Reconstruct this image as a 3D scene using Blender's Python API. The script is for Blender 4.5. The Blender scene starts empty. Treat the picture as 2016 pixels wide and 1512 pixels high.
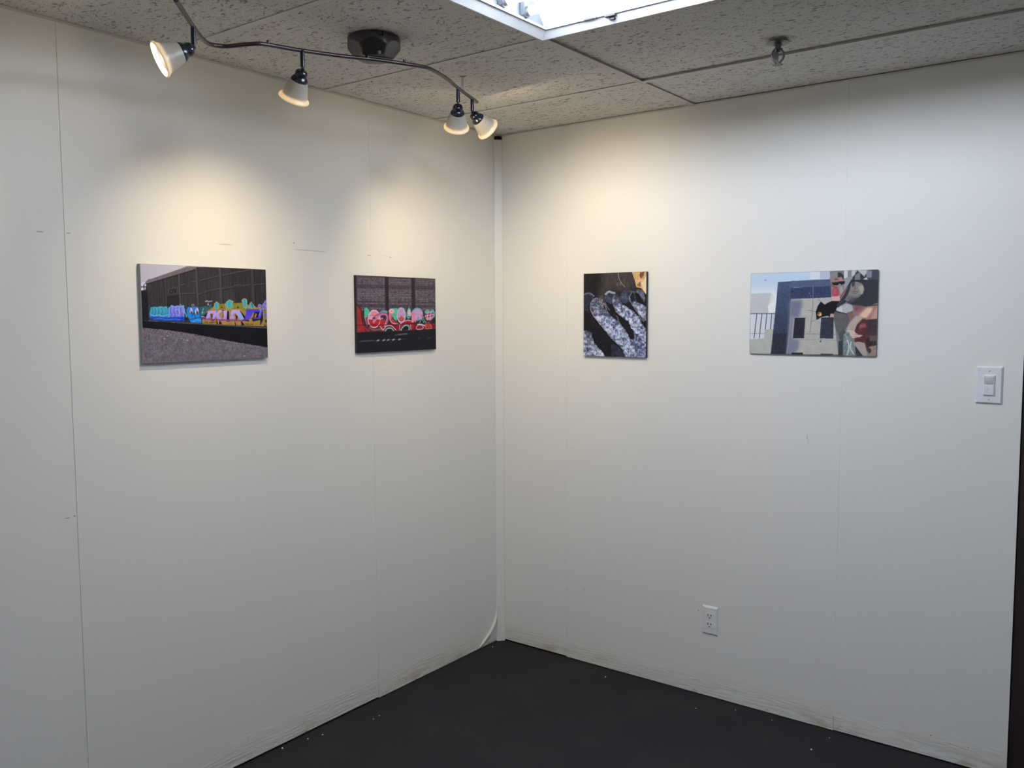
import bpy, bmesh, math, random
import numpy as np
from mathutils import Vector, Matrix, Quaternion

scene = bpy.context.scene
COL = scene.collection
H = 2.4295                       # ceiling height
SL = (0.8306, 2.0467, 3.2667, 4.4867)      # seams along the left wall (distance from corner)
SR = (0.3882, 1.6081)                      # seams along the right wall
XE = 2.189                                 # where the right wall meets the door frame
RX, RY = 4.2, -5.2                         # far sides of the room
random.seed(7)

# ------------------------------------------------------------------ helpers
def lin(c):
    c = np.asarray(c, float) / 255.0
    return np.where(c <= 0.04045, c / 12.92, ((c + 0.055) / 1.055) ** 2.4)

def link(o, parent=None):
    COL.objects.link(o)
    if parent is not None:
        o.parent = parent
    return o

def obj(name, bm, mats, parent=None, smooth=False, loc=None):
    """One mesh object out of a bmesh; world coordinates unless the parent sits elsewhere."""
    me = bpy.data.meshes.new(name)
    bmesh.ops.recalc_face_normals(bm, faces=bm.faces)
    bm.to_mesh(me); bm.free()
    for m in (mats if isinstance(mats, (list, tuple)) else [mats]):
        me.materials.append(m)
    if smooth:
        for p in me.polygons: p.use_smooth = True
        try: me.set_sharp_from_angle(angle=math.radians(38))
        except Exception: pass
    o = bpy.data.objects.new(name, me)
    link(o, parent)
    if parent is not None:
        o.matrix_parent_inverse = parent_world(parent).inverted()
    return o

def parent_world(p):
    m = p.matrix_basis.copy()
    if p.parent: m = parent_world(p.parent) @ p.matrix_parent_inverse @ m
    return m

def empty(name, loc, label, cat, group=None):
    o = bpy.data.objects.new(name, None)
    o.empty_display_size = 0.05
    link(o); o.location = loc
    o['label'] = label; o['category'] = cat
    if group: o['group'] = group
    return o

def tag(o, label, cat, group=None):
    o['label'] = label; o['category'] = cat
    if group: o['group'] = group
    return o

def box(bm, lo, hi, mi=0, bevel=0.0):
    vs = [bm.verts.new((x, y, z)) for x in (lo[0], hi[0]) for y in (lo[1], hi[1]) for z in (lo[2], hi[2])]
    idx = [(0,1,3,2),(4,6,7,5),(0,4,5,1),(2,3,7,6),(0,2,6,4),(1,5,7,3)]
    fs = [bm.faces.new([vs[i] for i in f]) for f in idx]
    for f in fs: f.material_index = mi
    if bevel > 0:
        es = list({e for f in fs for e in f.edges})
        r = bmesh.ops.bevel(bm, geom=es, offset=bevel, segments=2, affect='EDGES', profile=0.5)
        for f in r['faces']: f.material_index = mi
    return fs

def frame_from(axis):
    a = Vector(axis).normalized()
    t = Vector((0, 0, 1)) if abs(a.z) < 0.9 else Vector((1, 0, 0))
    u = a.cross(t).normalized(); v = a.cross(u).normalized()
    return a, u, v

def lathe(bm, profile, origin, axis, seg=40, rmod=None, closed=False, mi=0):
    """profile: (radius, distance along axis) list."""
    a, u, v = frame_from(axis); O = Vector(origin)
    rings = []
    for (r, d) in profile:
        if r <= 1e-6:
            rings.append([bm.verts.new(O + a * d)])
        else:
            ring = []
            for k in range(seg):
                th = 2 * math.pi * k / seg
                rr = rmod(r, d, th) if rmod else r
                ring.append(bm.verts.new(O + a * d + (u * math.cos(th) + v * math.sin(th)) * rr))
            rings.append(ring)
    pairs = list(zip(rings[:-1], rings[1:]))
    if closed: pairs.append((rings[-1], rings[0]))
    for A, B in pairs:
        for k in range(seg):
            k2 = (k + 1) % seg
            if len(A) == 1 and len(B) == 1: continue
            if len(A) == 1: f = bm.faces.new((A[0], B[k], B[k2]))
            elif len(B) == 1: f = bm.faces.new((A[k], A[k2], B[0]))
            else: f = bm.faces.new((A[k], A[k2], B[k2], B[k]))
            f.material_index = mi
    return rings

def cyl(bm, p0, p1, r, seg=16, mi=0, r1=None):
    d = Vector(p1) - Vector(p0)
    lathe(bm, [(0, 0), (r, 0), (r1 if r1 is not None else r, d.length), (0, d.length)], p0, d, seg, mi=mi)

def spline(pts, n=12):
    P = [Vector(p) for p in pts]; out = []
    P = [P[0] * 2 - P[1]] + P + [P[-1] * 2 - P[-2]]
    for i in range(1, len(P) - 2):
        p0, p1, p2, p3 = P[i-1:i+3]
        for k in range(n):
            t = k / n
            out.append(0.5 * ((2*p1) + (p2-p0)*t + (2*p0-5*p1+4*p2-p3)*t*t + (3*p1-p0-3*p2+p3)*t**3))
    out.append(P[-2]); return out

def tube(bm, path, r, seg=14, mi=0, caps=True):
    path = [Vector(p) for p in path]
    rr = r if callable(r) else (lambda t: r)
    n = len(path); prev = None; rings = []
    for i, p in enumerate(path):
        t = (path[min(i+1, n-1)] - path[max(i-1, 0)]).normalized()
        if prev is None:
            _, u, _ = frame_from(t)
        else:
            u = (prev - t * prev.dot(t)).normalized()
        prev = u; v = t.cross(u)
        q = rr(i / (n - 1))
        rings.append([bm.verts.new(p + (u * math.cos(2*math.pi*k/seg) + v * math.sin(2*math.pi*k/seg)) * q) for k in range(seg)])
    for A, B in zip(rings[:-1], rings[1:]):
        for k in range(seg):
            f = bm.faces.new((A[k], A[(k+1) % seg], B[(k+1) % seg], B[k])); f.material_index = mi
    if caps:
        for R_ in (rings[0], rings[-1]):
            f = bm.faces.new(R_); f.material_index = mi

def BM(): return bmesh.new()

# ------------------------------------------------------------------ materials
def mat(name, color, rough=0.5, metal=0.0, spec=0.5, emit=None, estr=0.0, trans=0.0):
    m = bpy.data.materials.new(name); m.use_nodes = True
    b = m.node_tree.nodes['Principled BSDF']
    b.inputs['Base Color'].default_value = (*color, 1)
    b.inputs['Roughness'].default_value = rough
    b.inputs['Metallic'].default_value = metal
    b.inputs['Specular IOR Level'].default_value = spec
    b.inputs['Transmission Weight'].default_value = trans
    if emit:
        b.inputs['Emission Color'].default_value = (*emit, 1)
        b.inputs['Emission Strength'].default_value = estr
    return m

class NT:
    def __init__(s, m): s.t = m.node_tree; s.n = s.t.nodes; s.l = s.t.links; s.b = s.n['Principled BSDF']
    def add(s, ty, **kw):
        o = s.n.new(ty)
        for k, v in kw.items():
            if k.startswith('i_'):
                key = k[2:]; key = int(key) if key.isdigit() else key
                if hasattr(v, 'is_output') or isinstance(v, bpy.types.NodeSocket): s.l.new(v, o.inputs[key])
                else: o.inputs[key].default_value = v
            else: setattr(o, k, v)
        return o
    def math(s, op, a, b=None, c=None, clamp=False):
        o = s.n.new('ShaderNodeMath'); o.operation = op; o.use_clamp = clamp
        for i, x in enumerate((a, b, c)):
            if x is None: continue
            if isinstance(x, bpy.types.NodeSocket): s.l.new(x, o.inputs[i])
            else: o.inputs[i].default_value = x
        return o.outputs[0]
    def mix(s, f, a, b):
        o = s.n.new('ShaderNodeMix'); o.data_type = 'RGBA'
        for i, x in ((0, f), (6, a), (7, b)):
            if isinstance(x, bpy.types.NodeSocket): s.l.new(x, o.inputs[i])
            elif i == 0: o.inputs[0].default_value = x
            else: o.inputs[i].default_value = (*x, 1) if len(x) == 3 else x
        return o.outputs[2]
    def noise(s, vec, scale, detail=3, rough=0.5, dist=0.0):
        o = s.add('ShaderNodeTexNoise'); s.l.new(vec, o.inputs['Vector'])
        o.inputs['Scale'].default_value = scale; o.inputs['Detail'].default_value = detail
        o.inputs['Roughness'].default_value = rough; o.inputs['Distortion'].default_value = dist
        return o.outputs['Fac']
    def mapping(s, vec, scale=(1,1,1), loc=(0,0,0), rot=(0,0,0)):
        o = s.add('ShaderNodeMapping'); s.l.new(vec, o.inputs['Vector'])
        o.inputs['Scale'].default_value = scale; o.inputs['Location'].default_value = loc; o.inputs['Rotation'].default_value = rot
        return o.outputs['Vector']
    def smooth(s, x, lo, hi):
        o = s.add('ShaderNodeMapRange', interpolation_type='SMOOTHSTEP'); s.l.new(x, o.inputs[0])
        o.inputs[1].default_value = lo; o.inputs[2].default_value = hi
        return o.outputs[0]

WALL = (0.84, 0.825, 0.785)
def wall_paint(name, crease_axis=None):
    m = mat(name, WALL, 0.55, spec=0.3); t = NT(m)
    co = t.add('ShaderNodeTexCoord').outputs['Object']
    sep = t.add('ShaderNodeSeparateXYZ'); t.l.new(co, sep.inputs[0]); z = sep.outputs['Z']
    # repaired and scuffed band along the skirting height
    patch = t.noise(t.mapping(co, (1, 1, 4)), 3.2, 3)
    low = t.smooth(z, 0.125, 0.055)
    band = t.math('MULTIPLY', low, t.smooth(patch, 0.34, 0.50))
    strokes = t.noise(t.mapping(co, (4, 4, 44)), 3.0, 4, 0.6, 0.4)
    stain_n = t.noise(t.mapping(co, (1, 1, 2.2)), 5.5, 4, 0.65)
    base = t.smooth(z, 0.075, 0.006)
    stain = t.math('MULTIPLY', base, t.smooth(stain_n, 0.50, 0.66))
    grime = t.math('MULTIPLY', t.smooth(z, 0.05, 0.0), t.smooth(strokes, 0.55, 0.72))
    tint = t.noise(co, 1.3, 2)
    c = t.mix(t.math('MULTIPLY', tint, 0.5), WALL, (0.82, 0.81, 0.775))
    c = t.mix(t.math('MULTIPLY', band, 0.75), c, (0.80, 0.77, 0.70))
    c = t.mix(t.math('MULTIPLY', stain, 0.75), c, (0.52, 0.46, 0.35))
    c = t.mix(t.math('MULTIPLY', grime, 0.8), c, (0.34, 0.32, 0.28))
    if crease_axis:
        ax = sep.outputs[crease_axis]
        wob = t.math('ABSOLUTE', t.math('SUBTRACT', z, 1.8365))
        ln = t.smooth(wob, 0.0030, 0.0008)
        ncx = t.add('ShaderNodeTexNoise', noise_dimensions='1D'); t.l.new(ax, ncx.inputs['W'])
        ncx.inputs['Scale'].default_value = 3.1; ncx.inputs['Detail'].default_value = 3
        c = t.mix(t.math('MULTIPLY', t.math('MULTIPLY', ln, t.smooth(ncx.outputs['Fac'], 0.53, 0.66)), 0.45), c, (0.36, 0.33, 0.29))
    t.l.new(c, t.b.inputs['Base Color'])
    fine = t.noise(t.mapping(co, (1, 1, 0.35)), 95, 3)
    wavy = t.noise(co, 2.3, 2)
    h = t.math('ADD', t.math('MULTIPLY', fine, 0.10), t.math('MULTIPLY', wavy, 1.2))
    h = t.math('ADD', h, t.math('MULTIPLY', t.math('MULTIPLY', strokes, band), 5.5))
    bmp = t.add('ShaderNodeBump'); bmp.inputs['Strength'].default_value = 0.35; bmp.inputs['Distance'].default_value = 0.0016
    t.l.new(h, bmp.inputs['Height']); t.l.new(bmp.outputs[0], t.b.inputs['Normal'])
    return m

M = {}
M['wall_left'] = wall_paint('wall_paint_creased', 'Y')
M['wall'] = wall_paint('wall_paint')
M['gap'] = mat('dark_gap', (0.02, 0.018, 0.016), 0.9, spec=0.1)
M['scuff'] = mat('scuff_mark', (0.42, 0.40, 0.37), 0.8, spec=0.1)
M['trim'] = mat('trim_paint', (0.83, 0.82, 0.795), 0.4, spec=0.4)
M['flap'] = mat('peeled_paint', (0.78, 0.76, 0.70), 0.6, spec=0.2)

def tile_mat():
    m = mat('mineral_fibre_tile', (0.66, 0.63, 0.58), 0.95, spec=0.1); t = NT(m)
    co = t.add('ShaderNodeTexCoord').outputs['Object']
    f1 = t.noise(t.mapping(co, (1, 1.9, 1), rot=(0, 0, 0.25)), 52, 2.5, 0.55, 1.0)
    pit = t.smooth(f1, 0.585, 0.635)
    f2 = t.noise(co, 150, 2)
    pin = t.smooth(f2, 0.66, 0.70)
    pits = t.math('MAXIMUM', pit, t.math('MULTIPLY', pin, 0.6))
    big = t.noise(co, 2.1, 3)
    c = t.mix(t.smooth(big, 0.35, 0.7), (0.74, 0.715, 0.675), (0.70, 0.675, 0.635))
    c = t.mix(t.math('MULTIPLY', pits, 0.72), c, (0.16, 0.145, 0.125))
    t.l.new(c, t.b.inputs['Base Color'])
    h = t.math('SUBTRACT', t.math('MULTIPLY', t.noise(co, 240, 3), 0.25), pits)
    b = t.add('ShaderNodeBump'); b.inputs['Strength'].default_value = 0.7; b.inputs['Distance'].default_value = 0.002
    t.l.new(h, b.inputs['Height']); t.l.new(b.outputs[0], t.b.inputs['Normal'])
    return m
M['tile'] = tile_mat()
M['tbar'] = mat('grid_bar_enamel', (0.70, 0.675, 0.635), 0.6, spec=0.2)
M['tilehole'] = mat('tile_damage', (0.13, 0.115, 0.10), 0.95, spec=0.05)

def carpet_mat():
    m = mat('charcoal_carpet', (0.03, 0.03, 0.031), 0.95, spec=0.08); t = NT(m)
    co = t.add('ShaderNodeTexCoord').outputs['Object']
    n1 = t.noise(co, 420, 3, 0.6); n2 = t.noise(co, 3.0, 4); n3 = t.noise(co, 160, 2)
    c = t.mix(t.smooth(n1, 0.3, 0.7), (0.016, 0.016, 0.017), (0.043, 0.043, 0.044))
    c = t.mix(t.math('MULTIPLY', t.smooth(n2, 0.45, 0.75), 0.3), c, (0.048, 0.047, 0.045))
    c = t.mix(t.math('MULTIPLY', t.smooth(n3, 0.72, 0.78), 0.4), c, (0.16, 0.15, 0.135))
    t.l.new(c, t.b.inputs['Base Color'])
    b = t.add('ShaderNodeBump'); b.inputs['Strength'].default_value = 0.8; b.inputs['Distance'].default_value = 0.004
    t.l.new(n1, b.inputs['Height']); t.l.new(b.outputs[0], t.b.inputs['Normal'])
    return m
M['carpet'] = carpet_mat()

def wood_dark():
    m = mat('dark_stained_wood', (0.02, 0.012, 0.010), 0.5, spec=0.35); t = NT(m)
    co = t.add('ShaderNodeTexCoord').outputs['Object']
    g = t.noise(t.mapping(co, (40, 40, 1.5)), 2.0, 4, 0.6, 1.0)
    t.l.new(t.mix(g, (0.010, 0.007, 0.007), (0.030, 0.017, 0.015)), t.b.inputs['Base Color'])
    return m
M['wood'] = wood_dark()

def metal_bronze():
    m = mat('dark_bronze_metal', (0.085, 0.078, 0.085), 0.36, metal=0.75, spec=0.5); t = NT(m)
    co = t.add('ShaderNodeTexCoord').outputs['Object']
    n = t.noise(co, 60, 3)
    t.l.new(t.mix(n, (0.075, 0.068, 0.072), (0.105, 0.095, 0.098)), t.b.inputs['Base Color'])
    return m
M['bronze'] = metal_bronze()
M['gunmetal'] = mat('glossy_gunmetal', (0.045, 0.048, 0.062), 0.22, metal=0.7)
M['nickel'] = mat('brushed_nickel', (0.55, 0.54, 0.53), 0.3, metal=1.0)
M['black'] = mat('black_plastic', (0.012, 0.012, 0.016), 0.45)
M['plate'] = mat('white_switch_plastic', (0.80, 0.81, 0.84), 0.3, spec=0.5)
M['lens'] = mat('sensor_lens_plastic', (0.50, 0.51, 0.54), 0.35)
M['outlet'] = mat('painted_outlet_plastic', (0.82, 0.81, 0.785), 0.42, spec=0.4)
M['slotdark'] = mat('slot_shadow', (0.01, 0.01, 0.01), 0.8, spec=0.1)
M['enamel'] = mat('white_fixture_enamel', (0.86, 0.88, 0.90), 0.35, spec=0.4)
M['end_dim'] = mat('dimmed_end_plate', (0.20, 0.225, 0.24), 0.5, spec=0.3)  # white end plates, colour darkened to hold back the glare of the tubes
M['holder'] = mat('grey_lampholder', (0.11, 0.12, 0.14), 0.5)
M['enamel_edge'] = mat('grey_gasket', (0.42, 0.45, 0.50), 0.5)
M['tube'] = mat('fluorescent_tube', (0.9, 0.9, 0.9), 0.3, emit=(0.845, 0.935, 1.085), estr=43.0)
M['sprinkler'] = mat('sprinkler_metal', (0.20, 0.20, 0.22), 0.35, metal=0.85)
M['sprinkler_dark'] = mat('escutcheon_metal', (0.16, 0.155, 0.15), 0.4, metal=0.6)
M['chip'] = mat('paint_chip', (0.72, 0.70, 0.65), 0.8, spec=0.2)

M['tube_fill'] = mat('fluorescent_tube_fill', (0.9, 0.9, 0.9), 0.3, emit=(0.845, 0.935, 1.085), estr=25.0)  # weaker tubes of the added fill fitting
def frosted():
    m = bpy.data.materials.new('frosted_glass'); m.use_nodes = True
    nt = m.node_tree; nt.nodes.clear()
    out = nt.nodes.new('ShaderNodeOutputMaterial')
    d = nt.nodes.new('ShaderNodeBsdfDiffuse'); d.inputs[0].default_value = (0.74, 0.72, 0.67, 1)
    tr = nt.nodes.new('ShaderNodeBsdfTranslucent'); tr.inputs[0].default_value = (0.92, 0.85, 0.70, 1)
    g = nt.nodes.new('ShaderNodeBsdfGlossy'); g.inputs['Roughness'].default_value = 0.35
    mx = nt.nodes.new('ShaderNodeMixShader'); mx.inputs[0].default_value = 0.58
    m2 = nt.nodes.new('ShaderNodeMixShader'); m2.inputs[0].default_value = 0.05
    L = nt.links
    L.new(d.outputs[0], mx.inputs[1]); L.new(tr.outputs[0], mx.inputs[2])
    L.new(mx.outputs[0], m2.inputs[1]); L.new(g.outputs[0], m2.inputs[2]); L.new(m2.outputs[0], out.inputs[0])
    return m
M['frost'] = frosted()
M['bulb'] = mat('lit_bulb_face', (0.015, 0.013, 0.011), 0.6, spec=0.05, emit=(1.0, 0.84, 0.66), estr=0.62)

def clear_plastic():
    m = mat('clear_plastic', (0.72, 0.72, 0.70), 0.25, spec=0.5); t = NT(m)
    t.b.inputs['Alpha'].default_value = 0.72
    return m
M['clear'] = clear_plastic()
M['board_green'] = mat('board_edge_greygreen', (0.24, 0.27, 0.27), 0.5)
M['board_black'] = mat('board_edge_black', (0.016, 0.016, 0.019), 0.5, spec=0.3)
M['board_grey'] = mat('board_edge_grey', (0.10, 0.10, 0.105), 0.5, spec=0.3)

def print_mat(name, rough, spec):
    m = mat(name, (0.5, 0.5, 0.5), rough, spec=spec); t = NT(m)
    a = t.add('ShaderNodeVertexColor'); a.layer_name = 'ink'
    t.l.new(a.outputs['Color'], t.b.inputs['Base Color'])
    return m
M['print_matte'] = print_mat('printed_photo_satin', 0.45, 0.12)
M['print_gloss'] = print_mat('printed_photo_gloss', 0.35, 0.15)

# ------------------------------------------------------------------ setting
def struct(name, bm, mats, parent=None, smooth=False):
    o = obj(name, bm, mats, parent, smooth)
    if parent is None: o['kind'] = 'structure'
    return o

T = 0.012
bm = BM()                                                        # wall_left: plane x = 0, panels with open seams
edges = [0.0] + list(SL) + [-RY]
gaps = [0, 0.0012, 0.0020, 0.002, 0.002, 0]; SEAM = (0.0010, 0.0022, 0.001, 0.001)
bots = [0.004, 0.009, 0.009, 0.009, 0.009]
for i in range(len(edges) - 1):
    a = edges[i] + gaps[i] / 2; b = edges[i+1] - gaps[i+1] / 2
    box(bm, (-T, -b, bots[i]), (0, -a, H + 0.10), 0)
    if i: box(bm, (-T, -a - 0.0001, 0.05), (-SEAM[i - 1], -a + gaps[i] + 0.0001, H + 0.10), 0)
box(bm, (-0.10, RY, 0), (-T - 0.0002, 0.0, H + 0.10), 1)
def dab(bm, P, s, ax):                                            # little dark nicks in the paint
    x, y, z = P
    if ax == 0: box(bm, (-0.0005, y - s[0], z - s[1]), (0.0003, y + s[0], z + s[1]), 2)
    else: box(bm, (x - s[0], -0.0003, z - s[1]), (x + s[0], 0.0005, z + s[1]), 2)
for P, s in (((0, -2.115, 1.8345), (0.009, 0.0012)), ((0, -2.035, 1.8365), (0.006, 0.0011)), ((0, -2.054, 1.006), (0.0025, 0.0025)),
             ((0, -2.075, 1.004), (0.006, 0.0014)), ((0, -0.842, 1.834), (0.008, 0.0012)), ((0, -0.724, 1.8315), (0.006, 0.0012)),
             ((0, -1.216, 1.860), (0.003, 0.002)), ((0, -0.078, 0.055), (0.0018, 0.0018)), ((0, -0.093, 0.012), (0.006, 0.0035))):
    dab(bm, P, s, 0)
struct('wall_left', bm, [M['wall_left'], M['gap'], M['scuff']])
wall_left = bpy.data.objects['wall_left']

bm = BM()                                                        # wall_right: plane y = 0
edges = [0.0] + list(SR) + [XE]
gaps = [0, 0.0014, 0.0018, 0]
bots = [0.008, 0.004, 0.006]
for i in range(3):
    a = edges[i] + gaps[i] / 2; b = edges[i+1] - gaps[i+1] / 2
    box(bm, (a, 0, bots[i]), (b, T, H + 0.10), 0)
    if i: box(bm, (a - gaps[i] - 0.0001, 0.0013, 0.06), (a + 0.0001, T, H + 0.10), 0)
box(bm, (-0.10, T + 0.0002, 0), (XE - 0.004, 0.10, H + 0.10), 1)
box(bm, (XE, 0, 2.11), (3.30, 0.10, H + 0.10), 0)
box(bm, (3.30, 0, 0), (RX, 0.10, H + 0.10), 0)
for P, s in (((1.0481, 0, 0.3586), (0.0022, 0.0022)), ((0.397, 0, 0.327), (0.002, 0.002)), ((0.4857, 0, 0.343), (0.002, 0.002)),
             ((1.4840, 0, 1.124), (0.0008, 0.007)), ((1.4885, 0, 1.108), (0.0008, 0.008)), ((1.95, 0, 0.085), (0.0025, 0.003)), ((2.07, 0, 0.075), (0.002, 0.002))):
    dab(bm, P, s, 1)
struct('wall_right', bm, [M['wall'], M['gap'], M['scuff']])

bm = BM(); box(bm, (-0.1, RY - 0.1, 0), (RX + 0.1, RY, H + 0.1)); struct('wall_back', bm, M['wall'])
bm = BM(); box(bm, (RX, RY, 0), (RX + 0.1, 0.1, H + 0.1)); struct('wall_side', bm, M['wall'])
bm = BM(); box(bm, (-0.1, RY - 0.1, -0.08), (RX + 0.1, 0.1, 0.0)); struct('floor', bm, M['carpet'])

# corner strip: a narrow moulding across the corner, its top cut short below the ceiling
bm = BM()
prof = [(0.0005, -0.0005), (0.0300, -0.0005), (0.0300, -0.0035), (0.0265, -0.0085), (0.0085, -0.0265), (0.0035, -0.0300), (0.0005, -0.0300)]
v0 = [bm.verts.new((x, y, 0.001)) for x, y in prof]; v1 = [bm.verts.new((x, y, H - 0.016)) for x, y in prof]
bm.faces.new(v0); bm.faces.new(v1)
for k in range(len(prof)):
    bm.faces.new((v0[k], v0[(k+1) % len(prof)], v1[(k+1) % len(prof)], v1[k]))
box(bm, (0.0006, -0.026, H - 0.016), (0.026, -0.0006, H - 0.002), 1)
struct('trim_1', bm, [M['trim'], M['gap']])

# curled paint skin peeling off the left wall next to the corner strip
bm = BM()
path = spline([(0.001, -0.032, 0.160), (0.004, -0.036, 0.128), (0.006, -0.0585, 0.092), (0.007, -0.090, 0.062), (0.006, -0.136, 0.030), (0.003, -0.172, 0.008)], 8)
n = len(path); rows = []
for i, p in enumerate(path):
    t = i / (n - 1); w = 0.0105 * math.sin(math.pi * min(1, max(0, t))) ** 0.7 + 0.0012
    tg = (path[min(i+1, n-1)] - path[max(i-1, 0)]); nn = Vector((0, tg.z, -tg.y)).normalized()
    row = []
    for k in range(9):
        a = -0.35 + k / 8 * 3.3
        row.append(bm.verts.new(Vector((0.0003, p.y, p.z)) + nn * (math.cos(a) * w * 0.75) + Vector((max(0, p.x * 0.6 + math.sin(a) * w * 0.85), 0, 0))))
    rows.append(row)
for A, B in zip(rows[:-1], rows[1:]):
    for k in range(8): bm.faces.new((A[k], A[k+1], B[k+1], B[k]))
o = obj('peeling_paint', bm, M['flap'], wall_left, smooth=True)
o['label'] = 'curled strip of paint peeling off the wall beside the corner strip'
sm = o.modifiers.new('thickness', 'SOLIDIFY'); sm.thickness = 0.0012

# ceiling: lay-in tiles on grid bars, with the opening for the light fitting
XB = [0.0, 1.0018, 2.2218, 3.4418, RX]
YB = [0.0, -0.4431, -1.0665, -1.690, -2.310, -2.920, -3.530, -4.140, -4.750, RY]
LIGHTS = [(1, 2), (1, 6)]
bm = BM()
rise = {(1, 0): 0.004, (1, 1): 0.0075, (0, 0): 0.0025, (0, 1): 0.002, (0, 2): 0.0015}
for i in range(4):
    for j in range(9):
        if (i, j) in LIGHTS: continue
        x0, x1 = XB[i] + 0.004, XB[i+1] - 0.004; y1, y0 = YB[j] - 0.004, YB[j+1] + 0.004
        z = H + 0.0012 + rise.get((i, j), random.uniform(0.001, 0.004))
        box(bm, (x0, y0, z), (x1, y1, z + 0.016), 0)
def bar(a, b): box(bm, a, b, 1)
for x in XB[1:-1]:
    bar((x - 0.012, RY, H), (x + 0.012, 0, H + 0.001)); bar((x - 0.001, RY, H), (x + 0.001, 0, H + 0.035))
for y in YB[1:-1]:
    bar((0, y - 0.012, H + 0.0001), (RX, y + 0.012, H + 0.0011)); bar((0, y - 0.001, H), (RX, y + 0.001, H + 0.035))
bar((0, RY, H + 0.0002), (0.021, 0, H + 0.0012)); bar((0, -0.021, H + 0.0002), (RX, 0, H + 0.0012))
bar((RX - 0.021, RY, H + 0.0002), (RX, 0, H + 0.0012)); bar((0, RY, H + 0.0002), (RX, RY + 0.021, H + 0.0012))
box(bm, (-0.1, RY - 0.1, H + 0.19), (RX + 0.1, 0.1, H + 0.23), 2)
for (x, y, s) in ((0.238, -1.045, 0.009), (0.245, -1.052, 0.006), (0.781, -1.083, 0.005)):   # nail holes torn in the tiles
    ring = [bm.verts.new((x + math.cos(a * 0.9) * s * random.uniform(0.5, 1.1), y + math.sin(a * 0.9) * s * random.uniform(0.5, 1.1), H + 0.0026)) for a in range(7)]
    f = bm.faces.new(ring); f.material_index = 3
for (a, b) in (((0.781, -1.083), (0.80, -1.095)), ((0.781, -1.083), (0.765, -1.078)), ((0.781, -1.083), (0.772, -1.105))):
    d = Vector((b[0]-a[0], b[1]-a[1], 0)); q = Vector((-d.y, d.x, 0)).normalized() * 0.0014
    A = Vector((*a, H + 0.0025)); B = Vector((*b, H + 0.0025))
    f = bm.faces.new([bm.verts.new(v) for v in (A + q, B + q*0.4, B - q*0.4, A - q)]); f.material_index = 3
struct('ceiling', bm, [M['tile'], M['tbar'], M['gap'], M['tilehole']])

# dark door and its frame at the end of the right wall
bm = BM()
box(bm, (XE + 0.0005, 0.012, 0.001), (XE + 0.085, 0.10, 2.108), 0, 0.003)
box(bm, (3.215, 0.012, 0.001), (3.2995, 0.10, 2.108), 0, 0.003)
box(bm, (XE + 0.0855, 0.012, 2.03), (3.2145, 0.10, 2.108), 0, 0.003)
door = struct('door_1', bm, M['wood'])
bm = BM(); box(bm, (XE + 0.087, 0.045, 0.008), (3.2135, 0.085, 2.028), 0, 0.002)
obj('door_leaf', bm, M['wood'], door)
bm = BM(); lathe(bm, [(0, 0), (0.03, 0), (0.03, 0.006), (0.012, 0.010), (0.012, 0.035), (0.026, 0.045), (0.028, 0.058), (0.02, 0.068), (0, 0.07)], (3.14, 0.045, 1.0), (0, -1, 0), 28)
obj('door_knob', bm, M['nickel'], door, smooth=True)

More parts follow.
